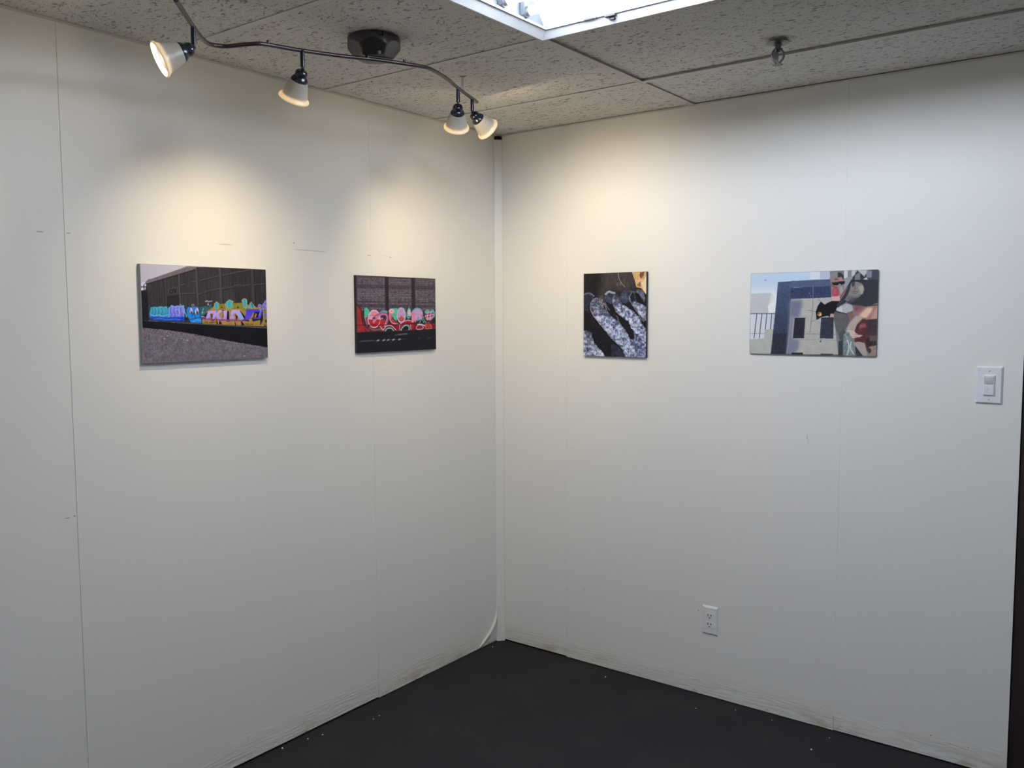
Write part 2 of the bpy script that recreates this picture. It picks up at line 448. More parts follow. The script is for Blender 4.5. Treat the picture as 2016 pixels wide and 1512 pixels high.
# ------------------------------------------------------------------ fluorescent fittings
def troffer(cx0, cx1, cy0, cy1, label, near=True):
    root = empty('fluorescent_fitting', ((cx0 + cx1) / 2, (cy0 + cy1) / 2, H), label, 'ceiling light', 'recessed fluorescent fittings')
    g = 0.0015; x0, x1, y0, y1 = cx0 + g, cx1 - g, cy0 + g, cy1 - g
    zf = H - 0.004; D = 0.080
    bm = BM()                                                     # white door frame, its faces sloping up to the tubes
    w = 0.034
    zi = zf + 0.016
    O = [(x0, y0), (x1, y0), (x1, y1), (x0, y1)]; I = [(x0 + w, y0 + w), (x1 - w, y0 + w), (x1 - w, y1 - w), (x0 + w, y1 - w)]
    ov = [bm.verts.new((*p, zf + 0.0012)) for p in O]; ob = [bm.verts.new((*p, zf)) for p in O]; lv_ = [bm.verts.new((p[0] + sx * 0.003, p[1] + sy * 0.003, zf)) for p, (sx, sy) in zip(O, ((1, 1), (-1, 1), (-1, -1), (1, -1)))]
    iv = [bm.verts.new((*p, zi)) for p in I]; it = [bm.verts.new((*p, zi + 0.0015)) for p in I]
    for A_, B_ in ((ov, ob), (ob, lv_), (lv_, iv), (iv, it), (it, ov)):
        for k in range(4): bm.faces.new((A_[k], A_[(k+1) % 4], B_[(k+1) % 4], B_[k]))
    obj('door_frame', bm, M['enamel'], root)
    bm = BM(); w2 = w + 0.006                                     # grey stepped lip inside the frame
    for lo, hi in (((x0+w, y0+w), (x1-w, y0+w2)), ((x0+w, y1-w2), (x1-w, y1-w)), ((x0+w, y0+w2), (x0+w2, y1-w2)), ((x1-w2, y0+w2), (x1-w, y1-w2))):
        box(bm, (lo[0], lo[1], zi - 0.001), (hi[0], hi[1], zi + 0.006))
    obj('inner_lip', bm, M['enamel_edge'], root)
    bm = BM()                                                     # housing: end plates, sloping sides, top pan
    a0, a1, b0, b1 = x0 + 0.030, x1 - 0.030, y0 + 0.030, y1 - 0.030
    z0, z1 = zi + 0.003, H + D
    A = [(a0, b0, z0), (a1, b0, z0), (a1, b1, z0), (a0, b1, z0)]
    B = [(a0 - 0.004, b0 + 0.045, z1), (a1 + 0.004, b0 + 0.045, z1), (a1 + 0.004, b1 - 0.045, z1), (a0 - 0.004, b1 - 0.045, z1)]
    va = [bm.verts.new(p) for p in A]; vb = [bm.verts.new(p) for p in B]
    for k in (0, 2): bm.faces.new((va[k], va[k+1], vb[k+1], vb[k]))
    bm.faces.new(vb)
    house = obj('housing', bm, M['enamel'], root)
    so = house.modifiers.new('sheet', 'SOLIDIFY'); so.thickness = 0.0012; so.offset = 1
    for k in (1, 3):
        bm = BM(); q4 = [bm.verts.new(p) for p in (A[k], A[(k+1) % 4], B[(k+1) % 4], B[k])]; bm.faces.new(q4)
        ep = obj('end_plate', bm, M['end_dim'], root); so = ep.modifiers.new('sheet', 'SOLIDIFY'); so.thickness = 0.0012; so.offset = 0
    bm = BM()                                                     # raised wireway down the middle
    yc = (y0 + y1) / 2
    vs = [bm.verts.new((x, y, z)) for x in (a0 + 0.03, a1 - 0.03) for y, z in ((yc - 0.055, z1 - 0.002), (yc - 0.035, z1 - 0.03), (yc + 0.035, z1 - 0.03), (yc + 0.055, z1 - 0.002))]
    for k in range(3): bm.faces.new((vs[k], vs[k+1], vs[k+5], vs[k+4]))
    bm.faces.new(vs[:4]); bm.faces.new(vs[4:])
    obj('ballast_cover', bm, M['enamel'], root)
    for q in (0.235, 0.405, 0.595, 0.765):
        ty = y1 - (y1 - y0) * q; tz = H + 0.034
        bm = BM(); cyl(bm, (a0 + 0.026, ty, tz), (a1 - 0.026, ty, tz), 0.0127, 20)
        tb = obj('fluorescent_tube', bm, M['tube' if near else 'tube_fill'], root, smooth=True)
        for s, xx in ((1, a0 + 0.0185), (-1, a1 - 0.0185)):
            bm = BM(); cyl(bm, (xx, ty, tz), (xx + s * 0.012, ty, tz), 0.0135, 20)
            obj('end_cap', bm, M['nickel'], tb, smooth=True)
        for xx, s in ((a0, 1), (a1, -1)):
            bm = BM()
            pr = [(ty - 0.013, z1 - 0.004), (ty + 0.013, z1 - 0.004), (ty + 0.015, tz + 0.004), (ty + 0.012, tz - 0.011), (ty + 0.004, tz - 0.017), (ty - 0.004, tz - 0.017), (ty - 0.012, tz - 0.011), (ty - 0.015, tz + 0.004)]
            A_ = [bm.verts.new((xx + s * 0.004, y, z)) for y, z in pr]; B_ = [bm.verts.new((xx + s * 0.0178, y, z)) for y, z in pr]
            bm.faces.new(A_); bm.faces.new(B_)
            for k in range(8): bm.faces.new((A_[k], A_[(k+1) % 8], B_[(k+1) % 8], B_[k]))
            obj('tube_holder', bm, M['holder'], root)
    if near:
        bm = BM()                                                 # dark latch tongue on the frame edge
        lx = 1.262; ly = y1 - w - 0.002
        box(bm, (lx - 0.017, ly - 0.004, zi - 0.006), (lx + 0.017, ly + 0.008, zi + 0.001), 0, 0.001)
        box(bm, (lx - 0.008, ly + 0.008, zi - 0.012), (lx + 0.008, ly + 0.018, zi - 0.004), 0, 0.001)
        obj('latch', bm, M['black'], root)
        bm = BM()
        box(bm, (lx - 0.085, ly - 0.006, zi - 0.0025), (lx - 0.052, ly + 0.001, zi + 0.002), 0)
        box(bm, (lx - 0.047, ly - 0.006, zi - 0.0025), (lx - 0.042, ly, zi + 0.002), 0)
        obj('latch_slot', bm, M['black'], root)
    return root
troffer(XB[1], XB[2], YB[3], YB[2], 'white recessed fluorescent fitting with bare tubes, beside the track light')

troffer(XB[1], XB[2], YB[7], YB[6], 'added unseen, dimmer white recessed fluorescent fitting for fill light, further from the corner', near=False)  # added out of view to give the walls fill light

# ------------------------------------------------------------------ track light
RAIL = [(0.7358, -2.1344, 2.3075), (0.5871, -1.9937, 2.3145), (0.5012, -1.9078, 2.3195), (0.4764, -1.8696, 2.3215), (0.4764, -1.8445, 2.3235),
        (0.4886, -1.821, 2.3255), (0.5359, -1.7901, 2.3295), (0.5577, -1.7565, 2.3335), (0.5641, -1.6394, 2.3435), (0.5886, -1.5093, 2.3535),
        (0.6239, -1.4103, 2.3595), (0.6664, -1.3125, 2.3605), (0.6821, -1.2612, 2.3615), (0.6819, -1.2143, 2.3625), (0.6449, -1.0995, 2.3645),
        (0.5957, -0.9908, 2.3665), (0.5059, -0.7741, 2.3715)]
BEAM, SPILL, CONE = 15.5, 0.95, 98.0
LAMPS = [((0.5871, -1.9937, 2.3145), (-0.377, -0.817, -0.436)), ((0.5679, -1.6334, 2.3435), (-0.589, 0.103, -0.801)),
         ((0.5848, -0.974, 2.3665), (-0.495, 0.477, -0.726)), ((0.5267, -0.827, 2.371), (0.126, 0.848, -0.514))]
CAN = Vector((0.605, -1.388, H))
track = empty('track_light', CAN, 'dark bronze wavy track light with four frosted glass spot shades', 'track light')
FN = 6
def facet(r, d, th):
    if d < 0.0180: return r
    t = ((th - FACE + math.pi / FN) % (2 * math.pi / FN)) - math.pi / FN
    return min(r, (0.0795 - (d - 0.0180) * 0.65) / math.cos(t))
can_o = Vector(CAN); tocam = (Vector((2.5603, -3.3034, H)) - can_o); tocam.z = 0; tocam.normalize(); side = Vector((-tocam.y, tocam.x, 0))
_a, _u, _v = frame_from((0, 0, -1))
FACE = math.atan2(tocam.dot(_v), tocam.dot(_u)) + 0.05
bm = BM()
pf = [(0, 0), (0.0785, 0), (0.0795, 0.002)] + [(0.0795, 0.002 + k * 0.0011) for k in range(1, 25)] + [(0.0795 - max(0, k - 2) / 14 * 0.0215, 0.0290 + k * 0.0019) for k in range(1, 17)] + [(0.0540, 0.0610), (0.050, 0.0620), (0, 0.0622)]
lathe(bm, pf, CAN, (0, 0, -1), 96, facet)
can = obj('canopy', bm, M['bronze'], track, smooth=True)
bm = BM()
def rimbox(bm, a0, a1, z0, z1, r=0.0795):
    pts = []
    for zz in (z0, z1):
        for k in range(5):
            a = a0 + (a1 - a0) * k / 4
            pts.append(bm.verts.new(can_o + (tocam * math.cos(a) + side * math.sin(a)) * (r + 0.0006) + Vector((0, 0, zz))))
    for k in range(4): bm.faces.new((pts[k], pts[k+1], pts[k+6], pts[k+5]))
rimbox(bm, 0.30, 0.35, -0.002, -0.0135); rimbox(bm, 0.18, 0.30, -0.0105, -0.0135)
obj('mounting_slot', bm, M['slotdark'], can)
bm = BM(); pc = Vector((0.6670, -1.4640, 2.352))
lathe(bm, [(0, 0), (0.0055, 0), (0.0055, 0.002), (0.004, 0.004), (0, 0.0045)], can_o + tocam * 0.0535 + side * 0.016 + Vector((0, 0, -0.0545)), tuple(tocam * 0.9 + Vector((0, 0, -0.35))), 18)
obj('screw', bm, M['nickel'], can, smooth=True)
bm = BM(); tube(bm, spline(RAIL, 14), 0.0058, 16)
obj('rail', bm, M['bronze'], track, smooth=True)
bm = BM(); cyl(bm, (0.6160, -1.4270, H - 0.061), (0.6160, -1.4270, 2.357), 0.007, 14)
obj('rail_bracket', bm, M['bronze'], track, smooth=True)
for P in ((0.5600, -1.7450, 2.3360), (0.6640, -1.3190, 2.362)):
    bm = BM(); lathe(bm, [(0, 0), (0.0045, 0), (0.0045, 0.009), (0.003, 0.0105), (0, 0.0105)], P, (0, 0, 1), 12)
    obj('pivot_screw', bm, M['bronze'], track, smooth=True)
for (P, D) in LAMPS:
    P = Vector(P); D = Vector(D).normalized()
    K = P + Vector((0, 0, -0.052))
    bm = BM(); cyl(bm, P, P + Vector((0, 0, -0.045)), 0.0062, 16)
    stem = obj('stem', bm, M['gunmetal'], track, smooth=True)
    bm = BM(); lathe(bm, [(0, -0.0055), (0.004, -0.004), (0.0055, 0), (0.004, 0.004), (0, 0.0055)], K, (0, 0, 1), 14); cyl(bm, P + Vector((0, 0, -0.045)), K, 0.003, 10)
    obj('swivel_joint', bm, M['black'], stem, smooth=True)
    C0 = K + D * 0.004
    bm = BM()                                                     # stepped socket cup
    sc = lambda p: [(a * 0.95, b * 0.95) for a, b in p]
    lathe(bm, sc([(0, 0), (0.0135, 0.0), (0.0168, 0.003), (0.0182, 0.008), (0.0182, 0.017), (0.0200, 0.0190), (0.0225, 0.0230), (0.0250, 0.0270), (0.0258, 0.0310), (0.0246, 0.0320), (0.0246, 0.0345), (0, 0.0345)]), C0, D, 40)
    sock = obj('lamp_socket', bm, M['gunmetal'], track, smooth=True)
    S0 = C0 + D * 0.0325 * 0.95
    bm = BM()
    outer = [(0.0262, 0.0), (0.0285, 0.006), (0.0320, 0.018), (0.0352, 0.030), (0.0385, 0.042), (0.0412, 0.0490), (0.0450, 0.0525), (0.0470, 0.0555), (0.0466, 0.0590)]
    inner = [(0.0436, 0.0595), (0.0408, 0.0560), (0.0370, 0.0490), (0.0340, 0.0400), (0.0305, 0.0290), (0.0272, 0.0170), (0.0245, 0.0055), (0.0225, 0.0035), (0.0, 0.0032)]
    lathe(bm, sc([(0.0, 0.0001), (0.0250, 0.0001)] + outer + inner), S0, D, 56)
    obj('glass_shade', bm, M['frost'], sock, smooth=True)
    bm = BM()                                                     # reflector bulb set back in the shade
    lathe(bm, sc([(0.0, 0.0036), (0.010, 0.0036), (0.0125, 0.012), (0.0315, 0.043), (0.0345, 0.0465)]), S0, D, 32)
    lathe(bm, sc([(0.0345, 0.0465), (0.0335, 0.0490), (0.020, 0.0508), (0.0, 0.0513)]), S0, D, 32, mi=1)
    obj('bulb', bm, [M['nickel'], M['bulb']], sock, smooth=True)
    for nm, en, d_ in (('spot_beam', BEAM, 0.0522), ('bulb_spill', SPILL, 0.0518)):
        ld = bpy.data.lights.new(nm, 'SPOT' if nm == 'spot_beam' else 'POINT')
        ld.energy = en; ld.color = (1.0, 0.79, 0.49); ld.shadow_soft_size = 0.014 if nm == 'spot_beam' else 0.005
        if nm == 'spot_beam': ld.spot_size = math.radians(CONE); ld.spot_blend = 1.0
        lo = bpy.data.objects.new(nm, ld); link(lo)
        lo.location = S0 + D * d_
        lo.rotation_mode = 'QUATERNION'; lo.rotation_quaternion = D.to_track_quat('-Z', 'Y')

# ------------------------------------------------------------------ sprinkler, hanging strip
SP = Vector((1.5621, -0.5957, H))
spr = empty('fire_sprinkler', SP, 'small grey metal fire sprinkler head hanging from the ceiling tile', 'sprinkler')
bm = BM(); lathe(bm, [(0, 0.0), (0.034, 0.0), (0.034, 0.0016), (0.024, 0.0042), (0.0135, 0.0058), (0.0115, 0.009), (0, 0.009)], SP, (0, 0, -1), 40)
obj('escutcheon', bm, M['sprinkler_dark'], spr, smooth=True)
bm = BM(); lathe(bm, [(0, 0.008), (0.0092, 0.008), (0.0092, 0.0175), (0.0140, 0.0185), (0.0150, 0.0235), (0.0120, 0.0275), (0.0080, 0.0285), (0.0080, 0.031), (0, 0.031)], SP, (0, 0, -1), 8)
obj('body', bm, M['sprinkler'], spr)
ad = Vector((0.80, 0.60, 0)).normalized()
for s in (1, -1):
    bm = BM()
    pts = [SP + ad * s * a + Vector((0, 0, -z)) for a, z in ((0.0105, 0.0225), (0.0160, 0.0290), (0.0180, 0.0390), (0.0155, 0.0485), (0.0095, 0.0570), (0.002, 0.0625))]
    tube(bm, spline(pts, 6), 0.0034, 10)
    obj('frame_arm', bm, M['sprinkler'], spr, smooth=True)
bm = BM(); q = Vector((-ad.y, ad.x, 0))
c0 = SP - ad * 0.0065 + Vector((0, 0, -0.042))
vs = [bm.verts.new(c0 + ad * a + q * b + Vector((0, 0, z))) for b in (-0.0045, -0.0065) for a, z in ((-0.006, 0.0125), (0.0055, 0.0125), (0.0060, -0.003), (0.0035, -0.0125), (-0.002, -0.0125), (-0.0085, -0.002))]
bm.faces.new(vs[:6]); bm.faces.new(vs[6:])
for i in range(6): bm.faces.new((vs[i], vs[(i+1) % 6], vs[6 + (i+1) % 6], vs[6 + i]))
obj('fusible_link', bm, M['sprinkler'], spr)
bm = BM(); cyl(bm, SP + Vector((0, 0, -0.030)), SP + Vector((0, 0, -0.0605)), 0.0020, 10)
obj('strut', bm, M['sprinkler'], spr)
bm = BM()
lathe(bm, [(0, 0.060), (0.0050, 0.060), (0.0055, 0.0640), (0.0050, 0.0655), (0.016, 0.0662), (0.0165, 0.0680), (0.004, 0.0690), (0, 0.0705)], SP, (0, 0, -1), 40,
      lambda r, d, th: r * (1 - 0.28 * (0.5 + 0.5 * math.cos(12 * th)) ** 3) if r > 0.01 else r)
obj('deflector', bm, M['sprinkler_dark'], spr, smooth=True)

HP = Vector((0.553, -0.910, H))
hang = empty('ceiling_hanger', HP, 'thin clear plastic strip hanging from the ceiling above the shades near the corner', 'hanger')
bm = BM()
A = [Vector((-0.0034, -0.0025, 0.0)), Vector((0.0034, 0.0025, 0.0))]
rows = [[bm.verts.new(HP + a * (1 if z > -0.04 else 1.1) + Vector((0.0012 * math.sin(z * 60), 0.0008 * math.sin(z * 60), z))) for a in A] for z in (0.001, -0.012, -0.024, -0.036, -0.048)]
for r0, r1 in zip(rows[:-1], rows[1:]): bm.faces.new((r0[0], r0[1], r1[1], r1[0]))
st = obj('strip', bm, M['clear'], hang); so = st.modifiers.new('thickness', 'SOLIDIFY'); so.thickness = 0.0008
bm = BM(); tube(bm, spline([HP + Vector(v) for v in ((-0.010, -0.006, 0.0005), (-0.004, -0.003, -0.003), (0.002, 0.001, -0.004), (0.009, 0.007, 0.0005))], 6), 0.0013, 8)
obj('hook_wire', bm, M['sprinkler_dark'], hang)

# ------------------------------------------------------------------ switch and outlet on the right wall
def plate_mesh(x0, x1, z0, z1, d, bev, y=-0.0003):
    bm = BM()
    o4 = [bm.verts.new(p) for p in ((x0, y, z0), (x1, y, z0), (x1, y, z1), (x0, y, z1))]
    e4 = [bm.verts.new(p) for p in ((x0, y - 0.0018, z0), (x1, y - 0.0018, z0), (x1, y - 0.0018, z1), (x0, y - 0.0018, z1))]
    i4 = [bm.verts.new(p) for p in ((x0+bev, y-d, z0+bev), (x1-bev, y-d, z0+bev), (x1-bev, y-d, z1-bev), (x0+bev, y-d, z1-bev))]
    for A, B in ((o4, e4), (e4, i4)):
        for k in range(4): bm.faces.new((A[k], A[(k+1) % 4], B[(k+1) % 4], B[k]))
    bm.faces.new(i4); bm.faces.new(o4)
    return bm
sx0, sx1, sz0, sz1 = 2.0515, 2.1330, 1.2870, 1.4145
sw = empty('light_switch', ((sx0+sx1)/2, 0, (sz0+sz1)/2), 'white motion sensor light switch on the wall beside the dark door frame', 'light switch')
obj('wall_plate', plate_mesh(sx0, sx1, sz0, sz1, 0.0085, 0.0055), M['plate'], sw)
cxs = 2.0925; bw = 0.0170; t0, t1 = 1.3165, 1.3845
yb = -0.0088
bm = BM(); box(bm, (cxs - bw, yb - 0.0052, t0), (cxs + bw, yb, t1), 0, 0.0015)
body = obj('switch_body', bm, M['plate'], sw)
bm = BM()
n = 8; rows = []
for k in range(n + 1):
    x = cxs - 0.0150 + 0.030 * k / n; bulge = 0.0028 * (1 - (2 * k / n - 1) ** 2)
    rows.append([bm.verts.new((x, yb - 0.0054 - bulge * (0.3 if z > 1.3765 else 1), z)) for z in (1.3555, 1.3575, 1.3755, 1.3795)])
for a, b in zip(rows[:-1], rows[1:]):
    for k in range(3): bm.faces.new((a[k], b[k], b[k+1], a[k+1]))
obj('sensor_lens', bm, M['lens'], body, smooth=True)
bm = BM(); box(bm, (cxs - 0.0145, yb - 0.0068, 1.3185), (cxs + 0.0145, yb - 0.0050, 1.3535), 0, 0.0012)
btn = obj('push_button', bm, M['plate'], body)
bm = BM()
arc = [Vector((cxs - 0.001 + math.cos(a) * 0.0045, yb - 0.0069, 1.3330 + math.sin(a) * 0.0055)) for a in [math.radians(45 + 270 * k / 16) for k in range(17)]]
tube(bm, arc, 0.0007, 6); obj('ring_mark', bm, M['lens'], btn)
for z in (1.3985, 1.3025):
    bm = BM(); lathe(bm, [(0, 0), (0.0030, 0), (0.0028, 0.0010), (0, 0.0014)], (cxs, -0.0087, z), (0, -1, 0), 16)
    s_ = obj('screw', bm, M['lens'], sw, smooth=True)

ox0, ox1, oz0, oz1 = 1.0680, 1.1375, 0.2690, 0.3885
out = empty('wall_outlet', ((ox0+ox1)/2, 0, (oz0+oz1)/2), 'painted duplex electrical outlet low on the white wall', 'outlet')
obj('cover_plate', plate_mesh(ox0, ox1, oz0, oz1, 0.0072, 0.0065), M['outlet'], out)
oc = (ox0 + ox1) / 2 - 0.001
for zc in (0.3475, 0.3105):
    bm = BM(); pr = []
    for k in range(28):
        a = 2 * math.pi * k / 28
        pr.append((max(-0.0165, min(0.0165, 0.0185 * math.cos(a))), max(-0.0140, min(0.0140, 0.0175 * math.sin(a)))))
    A = [bm.verts.new((oc + x, -0.0075, zc + z)) for x, z in pr]; B = [bm.verts.new((oc + x * 0.97, -0.0092, zc + z * 0.97)) for x, z in pr]
    bm.faces.new(B)
    for k in range(28): bm.faces.new((A[k], A[(k+1) % 28], B[(k+1) % 28], B[k]))
    rec = obj('receptacle', bm, M['outlet'], out)
    for dx, hh in ((-0.0064, 0.0048), (0.0064, 0.0042)):
        bm = BM(); box(bm, (oc + dx - 0.0016, -0.0094, zc + 0.0040 - hh), (oc + dx + 0.0016, -0.0090, zc + 0.0040 + hh))
        obj('slot', bm, M['slotdark'], rec)
    bm = BM(); lathe(bm, [(0, 0), (0.0026, 0), (0.0026, 0.0003), (0, 0.0003)], (oc, -0.0091, zc - 0.0075), (0, -1, 0), 12)
    obj('ground_hole', bm, M['slotdark'], rec)
bm = BM(); lathe(bm, [(0, 0), (0.0026, 0), (0.0022, 0.0012), (0, 0.0014)], (oc, -0.0074, 0.3290), (0, -1, 0), 14)
obj('screw', bm, M['outlet'], out, smooth=True)

# ------------------------------------------------------------------ paint chips on the carpet
chips = [(0.0545, -1.1811, 5), (0.0343, -1.2355, 5), (0.0150, -1.3383, 6), (0.0338, -0.1044, 5), (0.6499, -0.0837, 5), (1.1032, -0.1327, 4),
         (1.5872, -0.1921, 5), (1.2377, -0.0508, 3), (1.6137, -0.0628, 3), (1.3881, -0.0498, 3), (0.1163, -0.9746, 4), (0.1137, -0.9385, 3)]
for i, (x, y, s) in enumerate(chips):
    s *= 0.0007; bm = BM()
    ring = [Vector((math.cos(a) * s * random.uniform(0.7, 1.3), math.sin(a) * s * random.uniform(0.7, 1.3), 0.0004)) for a in [k * 2 * math.pi / 6 for k in range(6)]]
    lo = [bm.verts.new(v) for v in ring]; hi = [bm.verts.new(v * 0.7 + Vector((0, 0, s * random.uniform(0.5, 1.0)))) for v in ring]
    bm.faces.new(lo); bm.faces.new(hi)
    for k in range(6): bm.faces.new((lo[k], lo[(k+1) % 6], hi[(k+1) % 6], hi[k]))
    o = obj('paint_chip', bm, M['chip']); o.location = (x, y, 0)
    tag(o, 'tiny white paint chip lying on the dark carpet near the wall', 'debris', 'paint chips on the carpet')

# ------------------------------------------------------------------ the four mounted photographs
class Canvas:
    """Procedural picture painter: polygons, ellipses and strokes given in the traced frame of a print, kept as ink colours per vertex."""
    SS = 3
    def __init__(s, w, h, quad, base):
        s.w, s.h = w, h; s.W, s.Hh = w * s.SS, h * s.SS
        s.img = np.empty((s.Hh, s.W, 3)); s.img[:] = base
        s.rng = np.random.default_rng(11)
        src = np.array(quad, float); dst = np.array([(0, 0), (s.W, 0), (s.W, s.Hh), (0, s.Hh)], float)
        A = []; B = []
        for (x, y), (u, v) in zip(src, dst):
            A += [[x, y, 1, 0, 0, 0, -u*x, -u*y], [0, 0, 0, x, y, 1, -v*x, -v*y]]; B += [u, v]
        s.Hm = np.append(np.linalg.solve(np.array(A), np.array(B)), 1).reshape(3, 3)
        s.k = s.W / np.hypot(*(src[1] - src[0]))
    def tr(s, pts):
        p = np.c_[np.array(pts, float), np.ones(len(pts))] @ s.Hm.T
        return p[:, :2] / p[:, 2:]
    def noise(s, cx, cy, octv=3):
        out = np.zeros((s.Hh, s.W)); a = 1.0; tot = 0
        for o in range(octv):
            gx, gy = max(2, int(cx * 2 ** o)), max(2, int(cy * 2 ** o))
            g = s.rng.random((gy + 2, gx + 2))
            xs = np.linspace(0, gx, s.W, endpoint=False); ys = np.linspace(0, gy, s.Hh, endpoint=False)
            xi = xs.astype(int); yi = ys.astype(int); fx = xs - xi; fy = (ys - yi)[:, None]
            fx = fx * fx * (3 - 2 * fx); fy = fy * fy * (3 - 2 * fy)
            t = g[yi][:, xi] * (1 - fx) + g[yi][:, xi + 1] * fx
            b = g[yi + 1][:, xi] * (1 - fx) + g[yi + 1][:, xi + 1] * fx
            out += a * (t * (1 - fy) + b * fy); tot += a; a *= 0.55
        return out / tot
    def bbox(s, q, pad=0):
        x0 = max(0, int(q[:, 0].min() - pad)); x1 = min(s.W, int(q[:, 0].max() + pad) + 2)
        y0 = max(0, int(q[:, 1].min() - pad)); y1 = min(s.Hh, int(q[:, 1].max() + pad) + 2)
        return x0, x1, y0, y1
    def put(s, b, m, color, alpha=1.0, color2=None, tex=None, amt=0.0):
        x0, x1, y0, y1 = b
        if x1 <= x0 or y1 <= y0: return
        c = np.array(color, float)
        if color2 is not None:
            t = np.linspace(0, 1, y1 - y0)[:, None, None]; c = c * (1 - t) + np.array(color2, float) * t
        c = np.broadcast_to(c, (y1 - y0, x1 - x0, 3))
        if tex is not None: c = c * (1 + amt * (tex[y0:y1, x0:x1, None] - 0.5) * 2)
        a = (m * alpha)[..., None]
        s.img[y0:y1, x0:x1] = s.img[y0:y1, x0:x1] * (1 - a) + c * a
    def mask(s, q, b):
        x0, x1, y0, y1 = b
        X, Y = np.meshgrid(np.arange(x0, x1) + .5, np.arange(y0, y1) + .5)
        m = np.zeros(X.shape, bool)
        for (ax, ay), (bx, by) in zip(q, np.roll(q, -1, 0)):
            if ay == by: continue
            c = (ay > Y) != (by > Y)
            m ^= c & (X < (bx - ax) * (Y - ay) / (by - ay) + ax)
        return m
    def poly(s, pts, color, smooth=False, rough=0, edge=None, ew=4, **kw):
        q = s.tr(pts)
        if smooth: q = s.round(q)
        if rough: q = s.jag(q, rough * s.k)
        b = s.bbox(q)
        if b[1] > b[0] and b[3] > b[2]: s.put(b, s.mask(q, b), color, **kw)
        if edge is not None: s.stroke_px(np.vstack([q, q[:1]]), ew * s.k, edge)
    def jag(s, q, r):
        out = []
        for a, b in zip(q, np.roll(q, -1, 0)):
            n = max(2, int(np.hypot(*(b - a)) / (r * 1.6)))
            for k in range(n): out.append(a + (b - a) * k / n + s.rng.normal(0, r * 0.55, 2))
        return np.array(out)
    def soft(s, pts, color, blur, alpha=1.0):
        q = s.tr(pts); r = max(1, int(blur * s.k)); b = s.bbox(q, r * 2); x0, x1, y0, y1 = b
        if x1 <= x0 or y1 <= y0: return
        m = s.mask(q, b).astype(float)
        for _ in range(2):
            for ax in (0, 1):
                pad = [(r, r) if a == ax else (0, 0) for a in (0, 1)]
                cs = np.cumsum(np.pad(m, pad, 'edge'), ax); cs = np.concatenate([np.zeros_like(np.take(cs, [0], ax)), cs], ax)
                n = m.shape[ax]; m = (np.take(cs, np.arange(2 * r + 1, 2 * r + 1 + n) if False else np.minimum(np.arange(n) + 2 * r, n + 2 * r - 1) + 1, ax) - np.take(cs, np.arange(n), ax)) / (2 * r + 1)
        s.put(b, m, color, alpha)
    def round(s, q, it=3):
        for _ in range(it):
            n = np.roll(q, -1, 0); q = np.stack([q * .75 + n * .25, q * .25 + n * .75], 1).reshape(-1, 2)
        return q
    def ell(s, cx, cy, rx, ry, color, edge=None, ew=4, rot=0, **kw):
        a = np.linspace(0, 2 * np.pi, 40, endpoint=False); c, d = np.cos(rot), np.sin(rot)
        s.poly(np.stack([cx + rx * np.cos(a) * c - ry * np.sin(a) * d, cy + rx * np.cos(a) * d + ry * np.sin(a) * c], 1), color, edge=edge, ew=ew, **kw)
    def stroke_px(s, q, w, color, alpha=1.0):
        b = s.bbox(q, w); x0, x1, y0, y1 = b
        if x1 <= x0 or y1 <= y0: return
        X, Y = np.meshgrid(np.arange(x0, x1) + .5, np.arange(y0, y1) + .5)
        m = np.zeros(X.shape, bool)
        for p, r in zip(q[:-1], q[1:]):
            d = r - p; L = d @ d + 1e-9
            t = np.clip(((X - p[0]) * d[0] + (Y - p[1]) * d[1]) / L, 0, 1)
            m |= (X - p[0] - t * d[0]) ** 2 + (Y - p[1] - t * d[1]) ** 2 < (w / 2) ** 2
        s.put(b, m, color, alpha)
    def line(s, pts, w, color, alpha=1.0, smooth=False):
        q = s.tr(pts)
        if smooth and len(q) > 2:
            for _ in range(3):
                q = np.vstack([q[:1], np.stack([q[:-1] * .75 + q[1:] * .25, q[:-1] * .25 + q[1:] * .75], 1).reshape(-1, 2), q[-1:]])
        s.stroke_px(q, max(w * s.k, 1.2), color, alpha)
    def done(s):
        a = s.img.reshape(s.h, s.SS, s.w, s.SS, 3).mean((1, 3))
        return np.clip(a, 0, 255)

